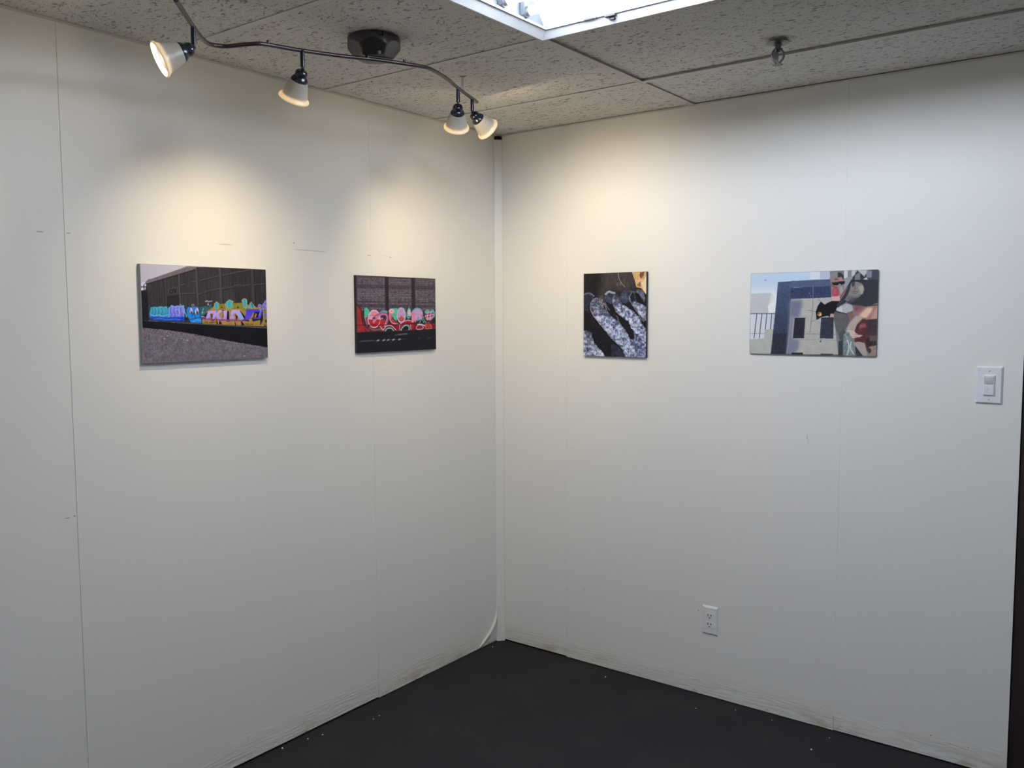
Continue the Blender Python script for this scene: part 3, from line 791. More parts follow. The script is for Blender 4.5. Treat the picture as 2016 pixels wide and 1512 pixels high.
def picture_freight():
    c = Canvas(360, 238, [(105, 122), (1775, 210), (1803, 1380), (155, 1450)], (203, 193, 197))
    n = c.noise(60, 40, 3); fine = c.noise(150, 100, 2); vert = c.noise(160, 6, 3)
    c.poly([(100, 380), (200, 360), (200, 500), (100, 520)], (225, 218, 220), smooth=True)
    c.poly([(112, 480), (175, 470), (190, 400), (240, 372), (760, 185), (880, 168), (1790, 205), (1815, 1010), (600, 920), (110, 890)], (58, 52, 50), tex=vert, amt=.28)
    c.poly([(1250, 180), (1790, 205), (1810, 720), (1400, 700)], (44, 40, 40), alpha=.55, tex=vert, amt=.2)
    c.poly([(180, 400), (180, 365), (240, 330), (740, 158), (870, 168), (830, 200), (250, 372)], (116, 103, 101), tex=fine, amt=.18)
    c.line([(190, 392), (250, 378), (830, 206), (880, 175)], 9, (28, 24, 24))
    c.line([(740, 160), (900, 170)], 7, (150, 140, 138))
    c.poly([(115, 480), (205, 470), (220, 885), (120, 885)], (33, 30, 31), tex=n, amt=.25)
    c.line([(118, 432), (180, 430)], 12, (40, 37, 38)); c.line([(160, 405), (160, 480)], 10, (45, 42, 43)); c.line([(150, 415), (215, 335), (235, 332)], 6, (80, 72, 72))
    for a, b, w, col in (((222, 500), (240, 690), 8, (64, 58, 57)), ((348, 450), (352, 690), 9, (66, 60, 59)), ((445, 318), (458, 690), 14, (72, 65, 64)),
                    ((622, 262), (640, 680), 17, (80, 73, 72)), ((850, 195), (875, 690), 22, (76, 69, 68)), ((1165, 188), (1185, 650), 32, (74, 67, 66)), ((1590, 205), (1612, 660), 40, (66, 60, 60))):
        c.line([a, b], w, col); c.line([(a[0] + w * .7, a[1]), (b[0] + w * .7, b[1])], w * .35, (34, 31, 31))
    for p in ([(650, 410), (690, 400)], [(790, 372), (840, 366)], [(645, 525), (840, 520)], [(885, 530), (1000, 500)], [(990, 495), (1150, 462)], [(1195, 472), (1280, 458)], [(1195, 285), (1400, 240)], [(1400, 242), (1560, 212)],
              [(1190, 460), (1560, 410)], [(1620, 410), (1760, 400)], [(900, 350), (1150, 290)], [(1350, 425), (1440, 405)]):
        c.line(p, 14, (76, 69, 67)); c.line([(p[0][0], p[0][1] + 13), (p[1][0], p[1][1] + 13)], 8, (36, 32, 32))
    for _ in range(60):
        x, y = c.rng.uniform(660, 1750), c.rng.uniform(230, 600); c.line([(x, y), (x + 14, y - 2)], 6, (40, 36, 36), .7)
    c.poly([(462, 458), (610, 424), (617, 528), (470, 553)], (68, 62, 61)); c.poly([(470, 555), (622, 535), (632, 680), (470, 690)], (42, 38, 38))
    c.line([(540, 470), (512, 472), (500, 492), (504, 516), (520, 522), (536, 512), (544, 480), (552, 462), (560, 470), (568, 508), (578, 505), (584, 462)], 11, (32, 29, 29))
    # black underframe and ballast
    c.poly([(120, 880), (600, 915), (1815, 992), (1815, 1260), (1300, 1165), (800, 1060), (120, 975)], (23, 22, 24), tex=n, amt=.25)
    c.line([(595, 908), (930, 930), (1795, 988)], 9, (98, 92, 86)); c.line([(215, 880), (345, 890)], 6, (120, 118, 116)); c.line([(520, 905), (570, 908)], 6, (120, 118, 116)); c.line([(170, 878), (190, 880)], 6, (120, 118, 116))
    c.poly([(110, 970), (500, 1010), (800, 1058), (1300, 1160), (1820, 1250), (1820, 1400), (120, 1470)], (117, 106, 107), rough=5, tex=fine, amt=.42)
    c.poly([(110, 1080), (700, 1080), (1820, 1280), (1820, 1400), (120, 1470)], (112, 102, 103), alpha=.55, smooth=True, tex=n, amt=.4)
    for _ in range(420):
        x, y = c.rng.uniform(150, 1790), c.rng.uniform(1000, 1440)
        if y > 985 + (x - 145) * .165: c.ell(x, y, c.rng.uniform(2, 7), c.rng.uniform(2, 4), (80, 72, 74) if c.rng.random() < .6 else (150, 140, 140), alpha=.7)
    for x, y, r in ((470, 1083, 14), (430, 1120, 16), (655, 1120, 9), (684, 1132, 10), (730, 1145, 18), (590, 1140, 7), (1490, 1358, 17), (290, 1240, 6), (395, 1090, 6)):
        c.ell(x, y, r, 5, (198, 188, 186))
    # painted letters along the car, left to right
    c.poly([(232, 770), (245, 700), (300, 688), (330, 700), (380, 686), (420, 695), (468, 692), (480, 760), (485, 860), (470, 885), (360, 880), (250, 862), (228, 830)], (95, 190, 180), color2=(40, 125, 205), rough=5, edge=(36, 70, 95), ew=6)
    for x in (262, 300, 345, 392, 440): c.line([(x, 715), (x + 14, 760), (x - 4, 800), (x + 10, 835)], 7, (38, 100, 130), smooth=True)
    c.line([(375, 720), (420, 712), (455, 740), (440, 800), (390, 805)], 8, (60, 155, 165), smooth=True); c.line([(250, 800), (300, 820), (350, 800), (400, 825), (470, 805)], 6, (175, 225, 235), smooth=True)
    c.poly([(484, 720), (520, 682), (560, 695), (600, 685), (640, 690), (682, 685), (694, 740), (690, 850), (490, 850)], (150, 150, 228), color2=(115, 125, 222), rough=5, edge=(110, 190, 232), ew=9)
    for x in (515, 560, 605, 650): c.line([(x, 710), (x - 12, 760), (x + 16, 800), (x - 4, 835)], 8, (82, 80, 165), smooth=True)
    c.line([(575, 740), (610, 730), (640, 760), (610, 820)], 7, (190, 185, 240), smooth=True)
    c.poly([(230, 828), (480, 838), (690, 832), (700, 885), (600, 895), (480, 880), (260, 868)], (34, 66, 180), rough=5); c.line([(290, 860), (380, 848), (470, 872), (560, 858), (640, 872)], 5, (110, 180, 225), smooth=True)
    c.poly([(690, 800), (720, 780), (740, 870), (700, 890)], (28, 40, 40)); c.line([(690, 750), (712, 800), (722, 835)], 7, (205, 210, 205))
    c.poly([(875, 720), (960, 690), (1010, 700), (1060, 690), (1050, 740), (970, 800), (930, 870), (895, 830)], (52, 98, 96), rough=4); c.line([(945, 720), (925, 790), (950, 770)], 6, (170, 205, 200)); c.line([(895, 705), (905, 760)], 7, (36, 74, 78))
    c.poly([(716, 740), (740, 700), (790, 695), (880, 695), (892, 770), (905, 835), (922, 880), (920, 918), (775, 910), (748, 850), (725, 815)], (42, 140, 215), edge=(22, 52, 92), ew=6)
    c.line([(790, 830), (818, 780), (835, 842)], 9, (20, 60, 110)); c.line([(770, 868), (840, 850), (905, 838)], 9, (20, 60, 110)); c.line([(800, 905), (850, 870), (915, 880)], 6, (110, 190, 235))
    c.ell(781, 752, 24, 48, (214, 214, 240), edge=(20, 24, 40), ew=6); c.ell(857, 755, 29, 48, (214, 214, 240), edge=(20, 24, 40), ew=6)
    c.ell(772, 735, 12, 24, (150, 140, 215), alpha=.7); c.ell(850, 735, 14, 24, (150, 140, 215), alpha=.7)
    c.ell(783, 772, 11, 20, (18, 18, 26)); c.ell(862, 774, 12, 21, (18, 18, 26)); c.ell(786, 765, 4, 5, (235, 235, 240)); c.ell(866, 767, 4, 5, (235, 235, 240))
    c.ell(805, 677, 15, 13, (58, 52, 50), edge=(180, 180, 185), ew=5); c.ell(640, 670, 12, 8, (150, 150, 160))
    c.line([(972, 630), (1000, 622), (1010, 635), (1058, 625)], 11, (172, 170, 172)); c.line([(985, 640), (990, 615)], 6, (172, 170, 172)); c.ell(1008, 668, 9, 16, (170, 172, 172)); c.line([(1025, 690), (1050, 670)], 6, (140, 150, 150))
    c.poly([(926, 880), (945, 855), (985, 760), (1040, 735), (1085, 690), (1130, 665), (1230, 690), (1330, 655), (1470, 650), (1550, 680), (1660, 712), (1745, 725), (1765, 800), (1750, 965), (1300, 945), (930, 922)], (168, 132, 62), tex=n, amt=.15)
    c.poly([(1150, 665), (1228, 660), (1240, 735), (1150, 735)], (132, 122, 44)); c.poly([(1340, 655), (1470, 648), (1475, 735), (1330, 735)], (136, 128, 48)); c.poly([(1490, 700), (1560, 690), (1560, 735), (1480, 760)], (120, 125, 60))
    for p in ([(1090, 665), (1118, 632), (1155, 658), (1142, 680), (1155, 720), (1120, 735), (1088, 725)], [(1228, 680), (1250, 640), (1292, 608), (1345, 632), (1320, 670), (1345, 705), (1300, 735), (1240, 715), (1265, 695)],
              [(1452, 625), (1470, 600), (1495, 592), (1522, 612), (1525, 720), (1495, 730), (1478, 690), (1465, 650)], [(1535, 720), (1560, 665), (1580, 640), (1610, 680), (1640, 712), (1600, 722)]):
        c.poly(p, (66, 178, 186), edge=(190, 150, 60), ew=7); 
    c.line([(1110, 660), (1120, 720)], 5, (40, 120, 135)); c.line([(1290, 640), (1280, 710)], 5, (40, 120, 135)); c.line([(1490, 610), (1500, 700)], 9, (60, 130, 150)); c.line([(1585, 660), (1600, 710)], 12, (40, 90, 100))
    c.ell(1187, 712, 11, 12, (70, 52, 25)); c.ell(1406, 712, 12, 14, (70, 52, 25))
    for p in ([(985, 780), (925, 850), (990, 870), (1050, 800), (1050, 885), (1085, 890), (1095, 865), (1040, 770)], [(1150, 745), (1215, 760), (1195, 865), (1260, 895), (1290, 900), (1285, 770), (1260, 745)],
              [(1430, 750), (1560, 900), (1480, 890), (1440, 870), (1370, 800), (1380, 900)], [(1700, 745), (1735, 745), (1738, 880), (1700, 960), (1700, 880), (1600, 900), (1590, 860)],
              [(1110, 840), (1140, 930), (1120, 935)], [(1160, 880), (1195, 930), (1150, 935)], [(1355, 870), (1380, 945), (1365, 950)], [(1440, 880), (1495, 945), (1450, 955)]):
        c.poly(p, (34, 26, 32))
    for p in ([(1012, 757), (1092, 750), (1085, 780), (1040, 788), (1030, 845), (995, 862), (972, 856)], [(1082, 752), (1118, 752), (1112, 785), (1160, 744), (1197, 750), (1148, 805), (1185, 868), (1140, 876), (1108, 825), (1085, 862), (1060, 860)],
              [(1212, 752), (1262, 744), (1252, 872), (1195, 866), (1212, 835)], [(1322, 744), (1424, 744), (1490, 872), (1430, 878), (1374, 790), (1340, 800), (1365, 862), (1290, 862), (1300, 826), (1330, 826), (1302, 800)]):
        c.poly(p, (206, 172, 224), color2=(180, 150, 225))
    c.poly([(1395, 790), (1440, 790), (1478, 870), (1420, 862)], (145, 185, 232), smooth=True); c.line([(1000, 800), (1060, 785)], 6, (225, 205, 235)); c.line([(1220, 770), (1240, 840)], 6, (226, 206, 236))
    c.poly([(1518, 738), (1738, 738), (1722, 800), (1700, 862), (1650, 866), (1600, 862), (1640, 780), (1602, 786), (1560, 872), (1495, 880)], (74, 62, 196), color2=(98, 80, 205))
    c.poly([(1625, 775), (1690, 772), (1668, 850), (1606, 852)], (30, 24, 34)); c.poly([(1640, 790), (1655, 800), (1640, 848), (1622, 842)], (190, 140, 90)); c.line([(1690, 750), (1715, 745), (1690, 820)], 8, (180, 175, 235))
    c.poly([(928, 850), (1010, 858), (1250, 872), (1490, 884), (1480, 898), (1200, 886), (930, 868)], (148, 60, 138)); c.line([(920, 830), (960, 838)], 8, (215, 205, 215))
    for x, a in ((960, 912), (1020, 915), (1060, 912), (1500, 940), (1560, 945)):
        c.line([(x, a), (x + 14, a - 14), (x + 24, a + 4), (x + 40, a - 12), (x + 44, a + 6)], 6, (52, 38, 24))
    for x, y, rx, ry in ((1694, 695, 22, 22), (1762, 700, 36, 42), (1790, 660, 40, 40), (1775, 815, 22, 30)):
        c.ell(x, y, rx, ry, (120, 112, 205), edge=(178, 160, 190), ew=7)
    c.poly([(1750, 745), (1810, 750), (1815, 960), (1745, 960)], (140, 116, 66), smooth=True); c.ell(1772, 815, 20, 26, (112, 100, 190)); c.ell(1780, 895, 14, 20, (42, 34, 30))
    return c

def picture_redcar():
    c = Canvas(236, 156 * 1, [(105, 135), (1418, 200), (1428, 1378), (120, 1420)], (74, 62, 63))
    n = c.noise(40, 26, 3); fine = c.noise(110, 70, 2)
    for (x0, x1) in ((128, 582), (640, 1022), (1080, 1412)):
        for y in range(190, 730, 27):
            yy = y + 30 * 0
            if 296 < y < 350 or 604 < y < 660: continue
            lum = 1.0 if 360 < y < 610 else .85
            for x in range(x0 + 8, x1 - 10, 26):
                if c.rng.random() < .88:
                    a = c.rng.uniform(.35, .95) * lum; c.line([(x, y + (x - 128) * .03), (x + 17, y + (x - 111) * .03)], 11, (128, 116, 114), a)
        for y in (325, 630): c.poly([(x0, y - 28 + x0 * .03), (x1, y - 28 + x1 * .03), (x1, y + 22 + x1 * .03), (x0, y + 22 + x0 * .03)], (72, 60, 63), tex=n, amt=.15)
        for x in np.linspace(x0 + 60, x1 - 60, 3):
            for y in (330, 632): c.ell(x, y + x * .03, 11, 9, (42, 33, 36))
    for x in (205, 260, 300, 345, 410, 470, 525, 690, 745, 800, 855, 915, 965, 1130, 1185, 1240, 1310, 1370): c.line([(x, 190), (x, 700)], 5, (60, 50, 52), .6)
    c.poly([(578, 160), (636, 165), (640, 730), (586, 730)], (44, 34, 35)); c.poly([(1016, 182), (1072, 185), (1082, 730), (1024, 730)], (46, 36, 37))
    c.line([(130, 570), (1415, 600)], 6, (50, 40, 42)); c.line([(1200, 690), (1420, 690)], 20, (96, 78, 78))
    c.poly([(210, 715), (1420, 735), (1424, 1045), (200, 1075)], (70, 36, 38), tex=n, amt=.2)
    c.poly([(120, 640), (165, 668), (195, 760), (205, 930), (250, 985), (245, 1068), (122, 1078)], (150, 42, 36), tex=n, amt=.15); c.line([(122, 625), (170, 668), (192, 740), (205, 900)], 13, (66, 22, 26), smooth=True)
    g = (72, 178, 134); gl = (96, 196, 160)
    c.poly([(238, 690), (268, 662), (300, 690), (332, 742), (300, 800), (262, 852), (238, 860)], g, smooth=True)
    c.poly([(470, 770), (510, 730), (570, 712), (632, 735), (600, 775), (520, 790)], (76, 150, 140), smooth=True)
    c.poly([(690, 690), (780, 685), (800, 760), (765, 900), (730, 870), (690, 800)], g); c.poly([(930, 760), (970, 680), (1000, 700), (1010, 850), (940, 870)], g, smooth=True)
    c.poly([(1230, 750), (1260, 720), (1302, 712), (1330, 745), (1368, 705), (1412, 760), (1405, 830), (1330, 900)], (84, 176, 150))
    c.poly([(1340, 940), (1420, 850), (1424, 1035), (1360, 1040)], (26, 26, 26)); c.poly([(1365, 980), (1424, 940), (1424, 1032), (1360, 1036)], g, smooth=True)
    c.poly([(260, 980), (420, 1010), (620, 960), (1000, 950), (1424, 930), (1424, 1045), (250, 1075)], (112, 30, 34), tex=n, amt=.2)
    pk = (214, 158, 166); lv = (190, 148, 172); rd = (170, 36, 38); out_ = (232, 176, 178)
    c.poly([(248, 830), (275, 820), (300, 950), (280, 970)], (120, 40, 52), edge=(214, 150, 160), ew=7)
    c.ell(400, 858, 100, 143, pk); c.poly([(300, 868), (500, 868), (490, 930), (455, 985), (400, 1000), (345, 985), (312, 930)], rd)
    c.ell(400, 858, 100, 143, pk, alpha=0, edge=out_, ew=11); c.ell(400, 790, 46, 40, (225, 128, 112)); c.line([(320, 830), (360, 760), (420, 735), (470, 790)], 9, (170, 130, 180), smooth=True)
    c.line([(392, 905), (420, 870), (440, 830), (500, 780), (560, 765), (610, 790), (625, 850), (600, 920), (575, 970)], 34, (196, 118, 138), smooth=True)
    c.line([(385, 850), (410, 820), (470, 775), (560, 752), (625, 790), (630, 860), (600, 930)], 9, (118, 44, 84), smooth=True)
    c.line([(380, 850), (400, 838), (412, 852)], 18, (44, 40, 72)); c.line([(510, 835), (545, 830), (520, 860)], 16, (52, 42, 96)); c.line([(515, 860), (540, 850)], 9, (215, 200, 230))
    c.poly([(495, 880), (580, 870), (560, 940), (545, 1040), (495, 990)], rd); c.line([(495, 985), (548, 1045), (590, 985), (640, 965), (700, 985), (755, 1045)], 10, out_, smooth=False)
    c.line([(575, 1070), (600, 1025), (650, 1010), (700, 1025), (720, 1065)], 14, gl, smooth=True); c.poly([(590, 1070), (620, 1030), (680, 1028), (705, 1068)], (26, 26, 27))
    c.line([(325, 990), (350, 1030), (420, 1050), (510, 1020), (545, 1060)], 9, (78, 130, 110), smooth=True); c.line([(255, 1010), (300, 1060), (330, 1010)], 7, (120, 90, 92))
    c.poly([(640, 715), (680, 690), (730, 712), (735, 760), (700, 800), (695, 860), (740, 900), (800, 935), (760, 960), (690, 945), (650, 870)], (226, 166, 160), color2=(150, 30, 36)); c.ell(688, 735, 28, 26, (226, 140, 104), edge=(224, 200, 206), ew=8)
    c.line([(650, 800), (655, 870), (690, 935), (800, 950)], 9, out_, smooth=True)
    c.ell(846, 800, 74, 122, lv, edge=(96, 178, 166), ew=12); c.poly([(790, 840), (905, 840), (890, 890), (845, 922), (800, 900)], (196, 84, 78)); c.ell(846, 800, 66, 112, lv, alpha=0, edge=(226, 168, 186), ew=8)
    c.line([(835, 820), (838, 850)], 10, (44, 36, 54)); c.line([(860, 815), (862, 845)], 10, (44, 36, 54)); c.line([(820, 880), (850, 900), (885, 870)], 8, (110, 30, 34), smooth=True); c.line([(808, 890), (820, 920)], 9, (226, 205, 205))
    c.poly([(975, 680), (1000, 720), (1015, 800), (985, 840), (950, 790), (955, 730)], (222, 170, 178), edge=(80, 170, 150), ew=8); c.line([(972, 655), (976, 700)], 9, g); c.line([(960, 830), (985, 825)], 10, (60, 42, 92))
    c.ell(1112, 790, 92, 98, (192, 150, 176), edge=(92, 158, 172), ew=15); c.poly([(1020, 770), (1070, 730), (1085, 850), (1090, 930), (1060, 900), (1040, 960), (1015, 880)], (216, 132, 142)); c.ell(1128, 850, 22, 26, (60, 50, 100)); c.ell(1185, 835, 28, 28, (214, 96, 84)); c.ell(1135, 845, 60, 28, (196, 160, 200), alpha=.7)
    c.poly([(1150, 930), (1185, 860), (1215, 935)], (24, 28, 28)); c.line([(1150, 935), (1188, 862), (1225, 935)], 9, gl)
    c.poly([(830, 930), (920, 880), (1010, 890), (1060, 930), (1060, 1050), (800, 1055)], (150, 32, 38), smooth=True); c.line([(820, 955), (900, 895), (985, 885), (1040, 920)], 9, out_, smooth=True)
    c.poly([(830, 1060), (870, 990), (930, 955), (985, 985), (980, 1045)], (24, 26, 26), smooth=True); c.line([(835, 1060), (870, 1000), (925, 962), (975, 985), (975, 1045)], 14, gl, smooth=True)
    c.poly([(1230, 830), (1275, 760), (1330, 740), (1400, 770), (1380, 850), (1300, 900), (1260, 880)], (206, 128, 140), smooth=True)
    for p in ([(1240, 800), (1385, 770)], [(1235, 850), (1375, 815)], [(1290, 760), (1275, 885)], [(1345, 750), (1320, 880)]): c.line(p, 10, (70, 36, 70) if p[0][0] < 1250 else (230, 190, 200))
    c.line([(1215, 830), (1225, 890), (1260, 935)], 9, gl, smooth=True)
    c.poly([(1090, 1045), (1100, 985), (1150, 960), (1210, 985), (1215, 1040)], (120, 34, 36), smooth=True, edge=out_, ew=8); c.line([(1115, 955), (1190, 960), (1240, 985)], 12, (190, 210, 200)); c.poly([(1250, 940), (1310, 930), (1350, 990), (1355, 1040), (1255, 1040)], (168, 58, 44), edge=(206, 140, 130), ew=7)
    c.line([(1000, 960), (1005, 1040)], 8, (214, 190, 190)); c.line([(820, 950), (815, 1050)], 8, (214, 170, 170))
    c.line([(122, 955), (500, 962), (900, 950), (1424, 938)], 8, (54, 18, 22)); c.line([(210, 800), (1420, 790)], 4, (110, 60, 70), .4)
    c.poly([(110, 1078), (300, 1072), (800, 1062), (1430, 1036), (1440, 1400), (110, 1440)], (27, 26, 28), tex=fine, amt=.12)
    c.line([(735, 1132), (800, 1128), (945, 1115)], 8, (88, 86, 84)); c.line([(800, 1122), (940, 1110)], 9, (112, 110, 106)); c.ell(975, 1120, 6, 9, (70, 70, 70))
    c.line([(140, 1232), (420, 1220)], 6, (70, 72, 74)); c.line([(180, 1222), (380, 1212)], 7, (80, 82, 84)); c.line([(430, 1218), (900, 1200)], 5, (66, 66, 68))
    for x in (445, 540, 612, 700, 798): c.line([(x, 1222 - (x - 445) * .03), (x + 30, 1208 - (x - 445) * .03)], 13, (170, 172, 170))
    c.line([(1110, 1195), (1170, 1188)], 6, (62, 62, 64)); c.line([(1280, 1190), (1350, 1182)], 6, (72, 72, 74)); c.line([(650, 1255), (690, 1250)], 7, (60, 60, 62))
    return c

def picture_water():
    c = Canvas(190, 221, [(140, 143), (1085, 108), (1068, 1392), (142, 1368)], (30, 27, 30))
    n = c.noise(22, 26, 3); fine = .55 * c.noise(26, 34, 4) + .45 * c.noise(60, 74, 3); fine = np.clip((fine - fine.mean()) * 1.9 + .5, 0, 1); vert = c.noise(90, 8, 3)
    c.poly([(130, 140), (660, 120), (640, 420), (400, 480), (280, 560), (130, 560)], (36, 31, 32), tex=vert, amt=.3)
    c.soft([(430, 100), (900, 100), (950, 340), (800, 420), (640, 400), (540, 400), (430, 540), (380, 480), (400, 300)], (70, 59, 56), 45)
    for _ in range(70):
        x, y = c.rng.uniform(380, 900), c.rng.uniform(130, 380); c.line([(x, y), (x - 4, y + 60)], 5, (104, 92, 86) if c.rng.random() < .5 else (38, 33, 33), .45)
    c.soft([(370, 480), (430, 480), (440, 600), (380, 580)], (120, 108, 98), 20, .7)
    c.poly([(862, 105), (1095, 100), (1095, 470), (1050, 420), (1000, 360), (930, 345), (905, 240)], (226, 168, 92), tex=n, amt=.2)
    c.poly([(1005, 290), (1095, 150), (1095, 480), (1040, 400)], (240, 208, 152)); c.poly([(985, 115), (1050, 108), (1040, 180), (1000, 220), (975, 160)], (120, 74, 40), rough=7); c.poly([(940, 320), (990, 250), (1000, 340)], (140, 100, 62))
    bl = (150, 160, 190)
    def jet(p, c1, c2): c.poly(p, c1, color2=c2, rough=10, tex=fine, amt=.55)
    def froth(p, k, lo=(70, 78, 105), hi=(214, 218, 232)):
        q = c.tr(p); b = c.bbox(q); 
        if b[1] <= b[0]: return
        m = c.mask(q, b); sub = fine[b[2]:b[3], b[0]:b[1]]
        c.put(b, m & (sub > .66), hi, .5 * k); c.put(b, m & (sub < .34), lo, .6 * k); c.put(b, m & (sub < .20), (38, 42, 62), .6 * k)
    c.poly([(142, 470), (200, 430), (260, 440), (300, 490), (240, 560), (235, 700), (142, 700)], (44, 46, 62), smooth=True, tex=fine, amt=.4); c.line([(152, 455), (205, 430), (262, 445), (295, 480)], 20, (110, 116, 135), .8, smooth=True)
    c.poly([(440, 520), (480, 420), (540, 392), (610, 440), (700, 470), (720, 560), (640, 560), (570, 540), (560, 620)], (58, 60, 78), smooth=True, tex=fine, amt=.4); c.line([(470, 450), (520, 405), (560, 425), (605, 432)], 26, (176, 178, 192), .85, smooth=True)
    c.poly([(690, 480), (720, 400), (800, 385), (900, 400), (1040, 400), (1068, 600), (940, 560), (830, 560), (720, 600)], (64, 67, 86), smooth=True, tex=fine, amt=.45)
    c.poly([(900, 380), (990, 372), (1050, 420), (1070, 560), (990, 470)], (100, 98, 112), smooth=True, tex=fine, amt=.4)
    j1 = [(245, 590), (285, 520), (340, 500), (400, 560), (440, 640), (480, 700), (560, 780), (660, 860), (740, 950), (795, 1060), (840, 1150), (900, 1230), (930, 1400), (780, 1400), (715, 1260), (600, 1160), (500, 1040), (410, 920), (300, 800), (245, 690)]
    jet(j1, (58, 60, 78), (160, 168, 194)); jet([(310, 790), (420, 750), (520, 800), (690, 910), (800, 1050), (860, 1180), (910, 1400), (770, 1400), (690, 1220), (590, 1130), (470, 970), (400, 890)], (146, 154, 182), (150, 160, 188)); froth(j1, 1)
    j2 = [(570, 540), (600, 470), (680, 500), (725, 620), (800, 640), (900, 720), (970, 800), (1020, 920), (1080, 970), (1080, 1260), (990, 1120), (900, 1020), (840, 940), (820, 860), (720, 800), (630, 720)]
    jet(j2, (66, 70, 92), (168, 176, 200)); jet([(640, 660), (740, 620), (800, 645), (960, 790), (1010, 920), (1080, 980), (1080, 1240), (960, 1070), (850, 940), (810, 840), (690, 760)], (156, 164, 190), (150, 160, 186)); froth(j2, 1)
    j3 = [(820, 500), (860, 430), (900, 560), (1000, 590), (1080, 640), (1080, 860), (1010, 800), (950, 720), (880, 620)]
    jet(j3, (104, 108, 128), (160, 164, 184)); froth(j3, .8)
    c.poly([(905, 420), (960, 440), (1060, 600), (930, 560)], (26, 24, 27)); c.poly([(820, 430), (890, 430), (920, 560), (850, 560)], (34, 34, 40), tex=fine, amt=.5)
    j4 = [(890, 1010), (960, 1060), (1080, 1240), (1080, 1400), (930, 1400), (900, 1240), (820, 1130), (900, 1120)]
    jet(j4, (62, 68, 90), (110, 120, 150)); froth(j4, .8); c.poly([(560, 1180), (660, 1220), (780, 1400), (560, 1400)], (44, 46, 60), rough=12, tex=fine, amt=.5)
    j0 = [(140, 990), (200, 1000), (255, 1020), (285, 1120), (330, 1220), (420, 1300), (470, 1400), (140, 1400)]
    jet(j0, (84, 88, 108), (165, 172, 194)); froth(j0, 1)
    for p, w in (([(330, 505), (270, 540), (240, 610), (245, 690), (290, 780), (400, 910), (470, 1000)], 9), ([(600, 470), (568, 540), (590, 630), (640, 720), (730, 800)], 7), ([(860, 430), (818, 500), (850, 580), (920, 690), (960, 740)], 7)):
        c.line(p, w, (176, 172, 168), .85, smooth=True)
    for p in ([(440, 600), (480, 650), (495, 740)], [(440, 580), (480, 620), (530, 690)], [(630, 770), (660, 810), (655, 850), (700, 910)], [(960, 720), (980, 800), (1040, 860)], [(1000, 770), (1045, 850)], [(660, 125), (665, 200), (700, 280), (760, 340)]):
        c.line(p, 8, (170, 160, 138), .8, smooth=True)
    for x, y, r in ((380, 540, 40), (650, 300, 30), (690, 300, 26), (410, 560, 30)): c.ell(x, y, r * .5, r, (150, 140, 128), alpha=.35)
    for _ in range(160):
        x, y = c.rng.uniform(150, 1060), c.rng.uniform(200, 1380); r = c.rng.uniform(2, 6); c.ell(x, y, r, r, (150, 146, 145), alpha=c.rng.uniform(.2, .7))
    for _ in range(120):
        t = c.rng.random(); x, y = 290 + 190 * c.rng.random(), 530 + 220 * c.rng.random(); c.ell(x, y, 7, 6, (150, 152, 168), alpha=.6)
    return c

